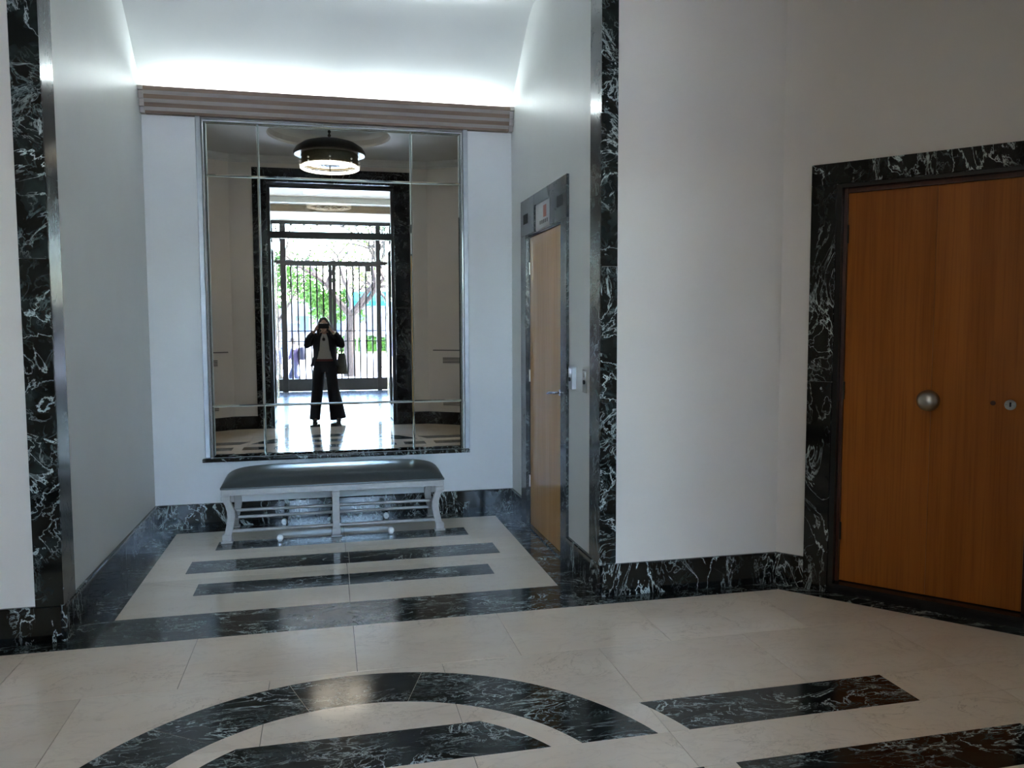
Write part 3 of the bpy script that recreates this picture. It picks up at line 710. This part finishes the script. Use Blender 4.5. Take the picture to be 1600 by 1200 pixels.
for a, b2, bars in ((-.869, .158, (-.766, -.622, -.478, -.334, -.190, -.046)), (.162, 1.174, (.345, .492, .639, .786, .933, 1.080))):
    mid = a < 0
    lf = gb(a, b2, .01, .30).build('gate_leaf', 'black_iron', gt)
    x0, x1 = (.076, .158) if mid else (.162, .244)
    gb(x0, x1, .301, 2.953, -.035, .035).build('meeting_stile', 'black_iron', lf)
    for x in bars: gb(x-.017, x+.017, .30, 2.954, -.015, .015).build('bar', 'black_iron', lf)
    q0, q1 = (a, .075) if mid else (.245, b2)
    for z in (1.415, 1.175): gb(q0, q1, z-.011, z+.011, -.016, .016).build('cross_bar', 'black_iron', lf)
    gb(q0, q1, 2.953-.03, 2.953).build('top_rail', 'black_iron', lf)
    xh = .06 if mid else .27
    MB().ball((xh-GC, .05, 1.05), .03).build('handle', 'bronze', lf, True)
gb(.925, 1.05, 2.80, 2.925, .03, .09).build('door_closer', 'black_iron', gt)
for a, b2 in ((-1.154, -1.001), (1.286, 1.489), (-1.9, -1.281), (1.641, 2.1)):
    sp = gb(a, b2, .01, .30).build('side_panel', 'black_iron', gt)
    n = max(1, int(round((b2-a)/.14))-0); wdt = (b2-a)/(n+1)
    for k2 in range(n):
        x = a+wdt*(k2+1)
        gb(x-.010, x+.010, .30, 2.954, -.01, .01).build('bar', 'black_iron', sp); gb(x-.010, x+.010, 3.041, 3.869, -.01, .01).build('bar', 'black_iron', sp)
        if b2-a < .3:
            for z in (1.30, 1.72, 1.95, 2.30): MB().tube([(x-GC+.016*cos(u*.7), 0, z+.035*sin(u*.7)) for u in range(10)], .005, 6, (0, 1, 0)).build('scroll', 'black_iron', sp)
    for z in (1.415, 1.175): gb(a, b2, z-.010, z+.010, -.012, .012).build('cross_bar', 'black_iron', sp)
    if b2-a < .3:
        for z in [.55+.235*q for q in range(11)]:
            for x in (a+.016, b2-.016): gb(x-.016, x+.016, z-.011, z+.011, -.012, .012).build('stud', 'black_iron', sp)
for q in range(7):                                   # small ornaments along the top light
    x = -.75+.3*q
    gb(x-.03, x+.03, 3.845, 3.869, -.01, .01).build('ornament', 'black_iron', gt)
    MB().tube([(x-GC+.03*cos(u*.63), 0, 3.80+.03*sin(u*.63)) for u in range(11)], .006, 6, (0, 1, 0)).build('ornament_ring', 'black_iron', gt)
gb(-.869, 1.174, 3.765, 3.775, -.01, .01).build('ornament_rail', 'black_iron', gt)
for a, b2 in ((-.869, 1.174), (-1.154, -1.001), (1.286, 1.489)): gb(a, b2, 3.042, 3.76, -.004, .004).build('pane', 'glass', gt)

# ------------------------------------------------------------------ facade and street
mb = MB(); mb.box(-9, VL-.2, -6.95, -6.75, -.7, 9); mb.box(VR+.2, 9, -6.95, -6.75, -.7, 9); mb.box(VL-.2, VR+.2, -6.95, -6.66, 3.96, 9)
struct('wall_street', mb, 'facade', 'street facade around the iron gate', 'wall')
struct('ground', B(-90, 90, -170, -7.7, -.8, -.6), 'pavement', 'sunlit pale pavement of the street beyond the gate', 'pavement')
st = thing('entrance_steps', 'pale stone steps going down from the gate to the pavement', 'steps', (CX, -6.75, -.6), kind='structure')
for q in range(4): B(-2.6, 2.6, -(.30+.28*q)-.02 if q else -.32, -.28*q if q else 0, 0, .6-.15*q-.003).build('step', 'step_stone', st)

def foliage(centers, n, size, seed):
    R = random.Random(seed); mb = MB()
    for _ in range(n):
        c, r = R.choice(centers)
        while True:
            d = Vector((R.uniform(-1, 1), R.uniform(-1, 1), R.uniform(-1, 1)))
            if .2 < d.length < 1: break
        p = Vector(c)+d*r; a = Vector((R.gauss(0, 1), R.gauss(0, 1), R.gauss(0, 1))).normalized(); b_ = a.orthogonal().normalized()
        s = size*R.uniform(.6, 1.3); a *= s; b_ *= s*.6
        mb.add([p-a, p+b_, p+a, p-b_], [(0, 1, 2, 3)])
    return mb
def tree(label, loc, h, seed, leafmat, nleaf, spread=1.0, r0=.17, size=.16, fork=.42, name='street_tree'):
    R = random.Random(seed); tr = thing(name, label, 'tree', loc, group='street trees beyond the gate')
    lim = MB(); tips = []
    def grow(p, d, ln, r, lv):
        pts = [p]; dd = d.copy(); rr = [r]
        for q in range(4):
            dd = (dd+Vector((R.gauss(0, .16), R.gauss(0, .16), R.gauss(0, .10)))).normalized()
            pts.append(pts[-1]+dd*ln/4); rr.append(r*(1-.12*(q+1)))
        lim.tube(pts, rr, 7 if lv < 2 else 5)
        if lv >= 2: tips.append((tuple(pts[-1]), ln*.75+.25)); tips.append((tuple(pts[2]), ln*.5+.2))
        if lv >= 4: return
        for q in range(3 if lv < 3 else 2):
            nd = (dd+Vector((R.gauss(0, .55)*spread, R.gauss(0, .55)*spread, R.gauss(.05, .3)))).normalized()
            grow(pts[-1] if q else pts[3], nd, ln*R.uniform(.62, .82), r*.55, lv+1)
    tp = MB(); P = [Vector((0, 0, 0))]
    for q in range(5): P.append(P[-1]+Vector((R.gauss(0, .05), R.gauss(0, .05), h*fork/5)))
    tp.tube(P, [r0*1.35, r0*1.1, r0, r0*.95, r0*.9, r0*.85], 10); tp.build('trunk', 'bark', tr, True)
    for q in range(4):
        a = R.uniform(0, 6.28); grow(P[-1], Vector((cos(a)*.55*spread, sin(a)*.55*spread, .8)).normalized(), h*.26, r0*.6, 1)
    lim.build('branches', 'bark', tr)
    f = foliage(tips, nleaf, size, seed+5).build('foliage', leafmat, tr); f['kind'] = 'stuff'
    return tr
def vpos(px_x, Yv):                                  # x of a street object behind the gate on the line that the mirror shows
    return (px_x-509)/1254.*Yv*1.0
tree('bare branching tree straight across from the gate centre', (1.0, -22, -.6), 8.6, 3, 'leaf_pale', 420, 1.45, .24, .09, .30)
tree('leafy green tree left of the gate centre in the mirror', (-3.0, -38, -.6), 6.4, 8, 'leaf', 2200, .95, .18, .13, .36)
tree('slim bare tree right of centre in the mirror', (4.4, -36, -.6), 8.5, 12, 'leaf_pale', 600, 1.2, .22, .10, .34)
tree('low green tree at the far left beyond the gate', (-7.5, -60, -.6), 7.5, 21, 'leaf', 2600, 1.0, .2, .2, .3)
tree('low pale green tree at the far right beyond the gate', (9.5, -62, -.6), 7.0, 27, 'leaf_pale', 2600, 1.0, .2, .2, .3)
tree('distant green tree between the others', (.8, -72, -.6), 7.0, 33, 'leaf', 2400, 1.0, .2, .22, .3)
hd = thing('clipped_hedge', 'low clipped green hedge across the street', 'hedge', (4.3, -55, -.6))
R = random.Random(4); mb = foliage([((x*.6, 0, z), .55) for x in range(-5, 9) for z in (.35, .8)], 5000, .13, 9)
mb.build('foliage', 'hedge', hd)['kind'] = 'stuff'
B(-3.2, 5.2, -.35, .35, 0, 1.05).build('core', 'hedge', hd)
tag(MB().box(-.5, 11, -57.5, -51, -.598, -.55).build('lawn_strip', 'grass', None, origin='base'), 'strip of sunlit lawn around the hedge', 'lawn', kind='structure')
bd = thing('far_building', 'pale building behind the street trees', 'building', (1, -82, -.6))
B(-34, 34, -6, 0, 0, 5.0).build('wall', 'facade', bd)
for q in range(-8, 9):
    for z in (1.4,):
        w = B(q*3.6-.8, q*3.6+.8, 0, .10, z, z+2.0).build('window', 'facade_blue', bd); B(q*3.6-.68, q*3.6+.68, .10, .12, z+.12, z+1.88).build('pane', 'pane_far', w)
kk = thing('kiosk', 'bluish low kiosk across the street on the left', 'kiosk', (-3.3, -45, -.6))
B(-1.6, 1.3, -1, 0, 0, 2.35).build('wall', 'facade_blue', kk); B(-1.8, 1.5, -1.2, .25, 2.35, 2.5).build('roof', 'facade', kk); B(-1.2, .9, 0, .05, .9, 2.0).build('shutter', 'facade', kk)
aw = thing('cyan_awning', 'bright cyan awning between the trees across the street', 'awning', (2.9, -39, -.6))
for x in (-1.0, 1.0): MB().tube([(x, 0, 0), (x, 0, 3.9)], .04, 8).build('post', 'satin_metal', aw, True)
MB().extrude_x([(.4, 3.65), (.4, 3.70), (-.5, 4.35), (-.5, 4.30)], -1.2, 1.2).build('canvas', 'cyan', aw); B(-1.2, 1.2, .38, .41, 3.40, 3.66).build('valance', 'cyan', aw)
wp = thing('white_post', 'white rounded bollard in front of the hedge', 'bollard', (2.15, -36, -.6))
MB().lathe([(.20, 0), (.20, .06), (.14, .1), (.13, 1.9), (.17, 2.0), (.18, 2.15), (.12, 2.3), (0, 2.36)], 16).build('shaft', 'white_plastic', wp, True)
MB().lathe([(.145, 1.55), (.15, 1.56), (.15, 1.62), (.145, 1.63)], 16).build('band', 'satin_metal', wp, True)

# ------------------------------------------------------------------ people
def skinned(verts, edges, radii, sub=2):
    me = bpy.data.meshes.new('tmp'); me.from_pydata(verts, edges, [])
    ob = bpy.data.objects.new('tmp', me); COL.objects.link(ob)
    md = ob.modifiers.new('s', 'SKIN'); sv = me.skin_vertices[0].data
    for i, r in enumerate(radii): sv[i].radius = (r, r) if not isinstance(r, tuple) else r
    sv[0].use_root = True
    ms = ob.modifiers.new('d', 'SUBSURF'); ms.levels = sub; ms.render_levels = sub
    dg = bpy.context.evaluated_depsgraph_get(); ev = ob.evaluated_get(dg)
    out = ev.to_mesh(); mb = MB(); mb.add([tuple(v.co) for v in out.vertices], [tuple(p.vertices) for p in out.polygons])
    ev.to_mesh_clear(); bpy.data.objects.remove(ob); bpy.data.meshes.remove(me); return mb
def head_mesh(mb, c, yaw=0, pitch=0, s=1.0):
    # one smooth egg with brow, nose, chin and ears pushed out of it
    hm = MB().ball((0, 0, 0), (1, 1, 1), 28, 20); out = []
    cy, sy = cos(yaw), sin(yaw); cp, sp = cos(pitch), sin(pitch)
    for x, y, z in hm.v:
        px, py, pz = x*.072, y*.092, z*.112
        if z < -.1: k = 1-.30*min(1, (-z-.1)/.8); px *= k; py *= (1-.12*min(1, (-z-.1)/.8))
        if y > .55 and abs(x) < .35:
            py += .024*math.exp(-((z+.12)/.16)**2)*math.exp(-(x/.16)**2)      # nose
            py += .007*math.exp(-((z+.48)/.08)**2)*math.exp(-(x/.30)**2)      # lips
            py += .008*math.exp(-((z+.80)/.12)**2)*math.exp(-(x/.25)**2)      # chin
        if y > .5: py += .005*math.exp(-((z-.20)/.08)**2)                     # brow
        if y > .5: py -= .008*math.exp(-((z-.05)/.09)**2)*math.exp(-((abs(x)-.36)/.13)**2)  # eye sockets
        if abs(x) > .93 and abs(z) < .25: px *= 1.14; py -= .006              # ears
        py, pz = py*cp-pz*sp, py*sp+pz*cp
        px, py = px*cy-py*sy, px*sy+py*cy
        out.append((c[0]+px*s, c[1]+py*s, c[2]+pz*s))
    mb.add(out, hm.f)
def hand_mesh(mb, wrist, palm, fdir, across, curl, thumb, sc=1.0):
    w, p = Vector(wrist), Vector(palm); f = Vector(fdir).normalized(); a = Vector(across).normalized(); c = Vector(curl).normalized()
    mb.tube([w, w.lerp(p, .45), p, p+f*.020], [(.022*sc, .017*sc), (.030*sc, .017*sc), (.036*sc, .015*sc), (.032*sc, .012*sc)], 12, a)
    for k, (off, ln) in enumerate(((-.029, .062), (-.010, .072), (.010, .067), (.028, .052))):
        b0 = p+a*off+f*.012; ln *= sc
        mb.tube([b0, b0+f*ln*.42, b0+f*ln*.70+c*ln*.22, b0+f*ln*.80+c*ln*.50], [.0088, .0082, .0076, .0055], 8, a)
    t = Vector(thumb).normalized(); b0 = p-a*.026-f*.030
    mb.tube([b0, b0+t*.028, b0+t*.050+f*.010, b0+t*.062+f*.028], [.012, .0105, .0092, .006], 8, f)
def obj_on(parent, mb, name, mat, smooth=True): return mb.build(name, mat, parent, smooth)

# --- photographer, feet in the doorway, phone lens at the camera
PX, PY = -.030, -.325
ph = thing('person', 'person in dark blazer and wide trousers photographing the mirror with a phone', 'person', (PX, PY, 0))
V = [(0, .0, .90), (0, .0, 1.05), (0, .0, 1.22), (0, -.01, 1.34), (0, .0, 1.425), (0, .015, 1.49),
     (-.10, -.01, 1.345), (-.175, .0, 1.325), (-.255, .085, 1.235), (-.245, .15, 1.33), (-.140, .205, 1.45),
     (.10, -.01, 1.345), (.175, .0, 1.325), (.265, .085, 1.235), (.235, .16, 1.33), (.115, .215, 1.45),
     (-.095, 0, .86), (-.125, .02, .48), (-.155, 0, .09), (-.165, .13, .035),
     (.095, 0, .86), (.140, .02, .48), (.180, 0, .09), (.195, .13, .035)]
E_ = [(0, 1), (1, 2), (2, 3), (3, 4), (4, 5), (3, 6), (6, 7), (7, 8), (8, 9), (9, 10), (3, 11), (11, 12), (12, 13), (13, 14), (14, 15),
      (0, 16), (16, 17), (17, 18), (18, 19), (0, 20), (20, 21), (21, 22), (22, 23)]
Rr = [(.15, .10), (.125, .09), (.14, .10), (.10, .075), .05, .048, .06, .05, .04, .034, .024, .06, .05, .04, .034, .024, .085, .058, .038, .03, .085, .058, .038, .03]
bd_ = skinned(V, E_, Rr)
head_mesh(bd_, (-.005, .055, 1.545), 0, 0)
hand_mesh(bd_, (-.148, .200, 1.44), (-.124, .238, 1.485), (.35, .35, .85), (.3, 1, 0), (1, .15, .1), (.8, -.2, .4))
hand_mesh(bd_, (.120, .210, 1.44), (.093, .238, 1.485), (-.35, .35, .85), (-.3, 1, 0), (-1, .15, .1), (-.8, -.2, .4))
bdo = obj_on(ph, bd_, 'body', 'skin')
for sx in (-1, 1):
    e = MB().ball((-.005+sx*.027, .055+.079, 1.551), (.012, .006, .007), 10, 8).build('eye', 'eye_white', ph, True)
    MB().ball((-.005+sx*.027, .055+.084, 1.551), (.005, .003, .005), 8, 6).build('iris', 'hair', e, True)
MB().ball((-.005, .055+.088, 1.492), (.022, .006, .007), 12, 8).build('mouth', 'lip', ph, True)
# hair: cap and long sides
hr = MB()
cap = MB().ball((-.005, .040, 1.562), (.084, .098, .108), 24, 16)
keep = [f_ for f_ in cap.f if not all(cap.v[i][1] > .09 and cap.v[i][2] < 1.585 for i in f_)]
keep = [f_ for f_ in keep if not all(cap.v[i][2] < 1.49 and cap.v[i][1] > .03 for i in f_)]
hr.add(cap.v, keep)
for sx in (-1, 1):
    hr.tube([(-.005+sx*.070, .045, 1.60), (-.005+sx*.086, .035, 1.53), (-.005+sx*.090, .02, 1.45), (-.005+sx*.085, .01, 1.37), (-.005+sx*.07, .0, 1.32)], [(.020, .05), (.022, .055), (.026, .055), (.025, .05), (.01, .02)], 10, (1, 0, 0))
hr.tube([(-.005, -.04, 1.60), (-.005, -.055, 1.50), (-.005, -.07, 1.40), (-.005, -.085, 1.30)], [(.06, .03), (.08, .035), (.085, .03), (.05, .02)], 12, (1, 0, 0))
obj_on(ph, hr, 'hair', 'hair')
# t-shirt
sh = MB().tube([(0, .005, .93), (0, .008, 1.03), (0, .012, 1.15), (0, .015, 1.25), (0, .005, 1.33), (0, 0, 1.385), (0, .005, 1.41)],
               [(.150, .112), (.140, .108), (.150, .122), (.160, .125), (.155, .105), (.095, .075), (.060, .058)], 24, (1, 0, 0))
obj_on(ph, sh, 'shirt', 'shirt')
# trousers: two wide legs and a yoke
for sx, hemx, hemw in ((-1, -.172, .082), (1, .195, .128)):
    pts = [(sx*.078, .0, .93), (sx*.088, .0, .84), (sx*.100, .005, .74), (sx*.118+.0, .005, .55), ((sx*.118+hemx)/2, 0, .30), (hemx, .005, .045)]
    obj_on(ph, MB().tube(pts, [(.086, .105), (.094, .118), (.092, .112), (.090, .100), ((.09+hemw)/2, .105), (hemw, .122)], 20, (1, 0, 0)), 'trouser_leg', 'trouser')
obj_on(ph, MB().tube([(0, .0, .80), (0, 0, .88), (0, .002, .97), (0, .004, 1.0)], [(.150, .112), (.172, .120), (.158, .116), (.150, .114)], 24, (1, 0, 0)), 'trouser_waist', 'trouser')
obj_on(ph, MB().tube([(0, .004, .972), (0, .004, 1.008)], [(.162, .120), (.158, .119)], 24, (1, 0, 0)), 'belt', 'belt')
# blazer: open at the front, thickness from an inner shell
def open_coat(rings, gap, th, seg=26):
    mb = MB(); n = len(rings); V = []
    for inner in (0, 1):
        for (cx, cy, z, rx, ry), g in zip(rings, gap):
            for k2 in range(seg+1):
                a = pi/2+g+(2*pi-2*g)*k2/seg; q = th*inner
                V.append((cx+(rx-q)*cos(a), cy+(ry-q)*sin(a), z))
    w = seg+1; o = n*w; F = []
    for i in range(n-1):
        for k2 in range(seg):
            F.append((i*w+k2, i*w+k2+1, (i+1)*w+k2+1, (i+1)*w+k2)); F.append((o+i*w+k2, o+(i+1)*w+k2, o+(i+1)*w+k2+1, o+i*w+k2+1))
        for k2 in (0, seg): F.append((i*w+k2, (i+1)*w+k2, o+(i+1)*w+k2, o+i*w+k2))
    for i in (0, n-1):
        for k2 in range(seg): F.append((i*w+k2, o+i*w+k2, o+i*w+k2+1, i*w+k2+1))
    return mb.add(V, F)
ck = open_coat([(0, -.01, .885, .235, .150), (0, -.005, .96, .205, .145), (0, 0, 1.05, .178, .138), (0, .004, 1.15, .178, .148), (0, .006, 1.25, .188, .152), (0, 0, 1.32, .192, .130), (0, -.005, 1.37, .135, .10), (0, -.01, 1.42, .072, .075)],
               [.95, .80, .66, .52, .42, .36, .36, .5], .010)
obj_on(ph, ck, 'blazer', 'navy')
for sx in (-1, 1):
    a = [(sx*.105, -.008, 1.350), (sx*.150, -.005, 1.338), (sx*.195, .02, 1.305), (sx*.235, .06, 1.255), (sx*.262, .095, 1.232), (sx*.255, .135, 1.285), (sx*.215, .170, 1.365), (sx*.165, .195, 1.415)]
    obj_on(ph, MB().tube(a, [(.066, .078), (.072, .078), (.068, .07), (.060, .064), (.057, .06), (.050, .052), (.044, .046), (.040, .040)], 14, (0, 1, 0)), 'sleeve', 'navy')
    lp = MB().add([(sx*.045, .085, 1.40), (sx*.085, .105, 1.36), (sx*.105, .142, 1.27), (sx*.080, .158, 1.12), (sx*.062, .128, 1.30),
                   (sx*.045, .075, 1.40), (sx*.085, .095, 1.36), (sx*.105, .130, 1.27), (sx*.080, .146, 1.12), (sx*.062, .118, 1.30)],
                  [(0, 1, 2, 3, 4), (5, 9, 8, 7, 6), (0, 5, 6, 1), (1, 6, 7, 2), (2, 7, 8, 3), (3, 8, 9, 4), (4, 9, 5, 0)])
    obj_on(ph, lp, 'lapel', 'navy')
for sx, x in ((-1, -.165), (1, .198)):
    s_ = MB().tube([(x, -.075, .035), (x, -.02, .045), (x, .05, .042), (x+.004*sx, .12, .032), (x+.006*sx, .175, .022)], [(.030, .033), (.036, .043), (.040, .040), (.040, .030), (.018, .016)], 14, (1, 0, 0))
    s_.box(x-.036, x+.036, -.085, .16, 0, .012); obj_on(ph, s_, 'shoe', 'shoe')
# sunglasses hanging at the neckline, watch
sg = MB()
for sx in (-1, 1): sg.ball((-.008+sx*.006, .150+sx*.004, 1.318), (.017, .006, .026), 12, 8)
sg.tube([(-.008, .150, 1.340), (-.008, .135, 1.372)], .004, 6)
obj_on(ph, sg, 'sunglasses', 'shoe')
obj_on(ph, MB().tube([(.150, .198, 1.425), (.158, .196, 1.415)], .034, 16, (0, 1, 0)), 'watch', 'cream')
# phone and bag are things of their own
pn = thing('mobile_phone', 'dark phone held sideways in front of the photographing person', 'phone', (-.035, -.016, 1.487))
B(-.080, .080, -.004, .004, 0, .077).build('case', 'phone', pn, bevel=.0025)
B(-.079, .079, -.0045, .0042, .0772, .0785).build('edge', 'chrome', pn)
for x, z in ((.035, .033), (.058, .033), (.058, .056)): MB().tube([(x, .004, z), (x, .0065, z)], .0085, 16, (1, 0, 0)).build('lens', 'hole', pn, True)
bg_ = thing('shoulder_bag', 'olive grey shoulder bag hanging beside the photographing person', 'bag', (.235, -.385, .755))
mb = MB(); V = []
for z, w, d in ((0, .085, .045), (.03, .092, .060), (.16, .078, .058), (.28, .062, .045), (.33, .052, .025)):
    V += [(x*w, y*d, z) for x, y in ((-1, -.6), (-.7, -1), (.7, -1), (1, -.6), (1, .6), (.7, 1), (-.7, 1), (-1, .6))]
mb.add(V, [(i*8+k2, i*8+(k2+1) % 8, (i+1)*8+(k2+1) % 8, (i+1)*8+k2) for i in range(4) for k2 in range(8)]+[tuple(range(8)), tuple(range(32, 40))])
mb.build('body', 'bag', bg_, True)
MB().tube([(-.05, 0, .31), (-.085, .01, .42), (-.115, .02, .58), (-.150, .0, .625)], [(.006, .014)]*4, 8, (1, 0, 0)).build('strap', 'bag', bg_, True)
MB().tube([(.045, 0, .31), (-.02, -.04, .42), (-.08, -.05, .56), (-.150, -.02, .625)], [(.006, .014)]*4, 8, (1, 0, 0)).build('strap', 'bag', bg_, True)
B(-.088, .088, -.064, .064, .0, .018).build('base_panel', 'shoe', bg_)

# --- pedestrians on the pavement
def pedestrian(label, loc, rz, top, bottom, hat, packmat, s=1.0, stride=.26):
    o = thing('person', label, 'person', loc, rz, group='people on the pavement beyond the gate'); o.scale = (s, s, s)
    V = [(0, 0, .90), (0, 0, 1.08), (0, .01, 1.25), (0, .01, 1.38), (0, .03, 1.46), (0, .05, 1.52),
         (-.18, .01, 1.36), (-.22, -.08, 1.12), (-.20, .06, .92), (.18, .01, 1.36), (.22, .08, 1.12), (.20, .26, .98),
         (-.09, .0, .86), (-.10, .5*stride+.05, .50), (-.10, stride*.9, .09), (-.10, stride*.9+.15, .05),
         (.09, .0, .86), (.10, -.1*stride, .48), (.10, -stride, .14), (.10, -stride+.12, .04)]
    E2 = [(0, 1), (1, 2), (2, 3), (3, 4), (4, 5), (3, 6), (6, 7), (7, 8), (3, 9), (9, 10), (10, 11), (0, 12), (12, 13), (13, 14), (14, 15), (0, 16), (16, 17), (17, 18), (18, 19)]
    b_ = skinned(V, E2, [(.15, .11), (.13, .10), (.15, .11), (.10, .08), .05, .05, .06, .045, .03, .06, .045, .03, .085, .06, .04, .032, .085, .06, .04, .032], 1)
    head_mesh(b_, (0, .075, 1.58)); 
    for w, f_ in ((V[8], (0, .25, -1)), (V[11], (0, .6, -.8))): hand_mesh(b_, w, Vector(w)+Vector(f_)*.06, f_, (0, 1, 0), (.0, .4, -.3), (0, 1, -.4))
    obj_on(o, b_, 'body', 'skin')
    obj_on(o, MB().tube([(0, 0, .84), (0, .0, .98), (0, .01, 1.15), (0, .015, 1.28), (0, .01, 1.38), (0, .02, 1.44)], [(.185, .145), (.172, .135), (.178, .14), (.19, .14), (.16, .11), (.065, .065)], 18, (1, 0, 0)), 'top', top)
    for i in ((6, 7, 8), (9, 10, 11)):
        P = [Vector(V[q]) for q in i]; obj_on(o, MB().tube([P[0], P[0].lerp(P[1], .5), P[1], P[1].lerp(P[2], .6)], [.078, .07, .062, .055], 12, (0, 1, 0)), 'sleeve', top)
    for i in ((12, 13, 14), (16, 17, 18)):
        P = [Vector(V[q]) for q in i]; obj_on(o, MB().tube([P[0]+Vector((0, 0, .06)), P[0].lerp(P[1], .5), P[1], P[1].lerp(P[2], .95)], [.105, .095, .08, .07], 14, (1, 0, 0)), 'trouser_leg', bottom)
    for q in (15, 19): p = V[q]; obj_on(o, MB().tube([(p[0], p[1]-.2, p[2]+.01), (p[0], p[1]-.08, p[2]+.03), (p[0], p[1]+.08, p[2])], [(.035, .04), (.042, .05), (.03, .025)], 10, (1, 0, 0)), 'shoe', 'shoe')
    obj_on(o, MB().ball((0, .055, 1.60), (.085, .102, .105), 16, 10), 'hair', 'hair')
    if hat: obj_on(o, MB().lathe([(0, 1.745), (.06, 1.74), (.085, 1.70), (.092, 1.645), (.15, 1.635), (.165, 1.62), (.15, 1.625), (.09, 1.632)], 20, (0, .065)), 'hat', 'straw')
    return o
PG = -.6
p1 = pedestrian('hatted person with backpack walking along the sunny pavement', (-1.03, -15.2, PG), pi/2+.25, 'lilac', 'denim', True, 'pack')
p2 = pedestrian('person half hidden by the gate stile on the pavement', (-1.62, -15.9, PG), pi/2, 'denim', 'khaki', False, 'pack', .97, .2)
bk = thing('backpack', 'dark backpack on the hatted walking person', 'backpack', (-.785, -15.13, PG+1.0), pi/2+.25)
mb = MB(); V = []
for z, w, d in ((0, .13, .07), (.04, .15, .09), (.25, .15, .095), (.40, .12, .075), (.44, .07, .04)):
    V += [(x*w, y*d, z) for x, y in ((-1, -.6), (-.7, -1), (.7, -1), (1, -.6), (1, .6), (.7, 1), (-.7, 1), (-1, .6))]
mb.add(V, [(i*8+k2, i*8+(k2+1) % 8, (i+1)*8+(k2+1) % 8, (i+1)*8+k2) for i in range(4) for k2 in range(8)]+[tuple(range(8)), tuple(range(32, 40))])
mb.build('body', 'pack', bk, True)
B(-.10, .10, -.12, -.09, .05, .22).build('pocket', 'lilac', bk, bevel=.01)
for sx in (-1, 1): MB().tube([(sx*.09, .06, .40), (sx*.095, .10, .415), (sx*.10, .115, .30), (sx*.10, .11, .10), (sx*.10, .08, .04)], .012, 8).build('strap', 'pack', bk, True)
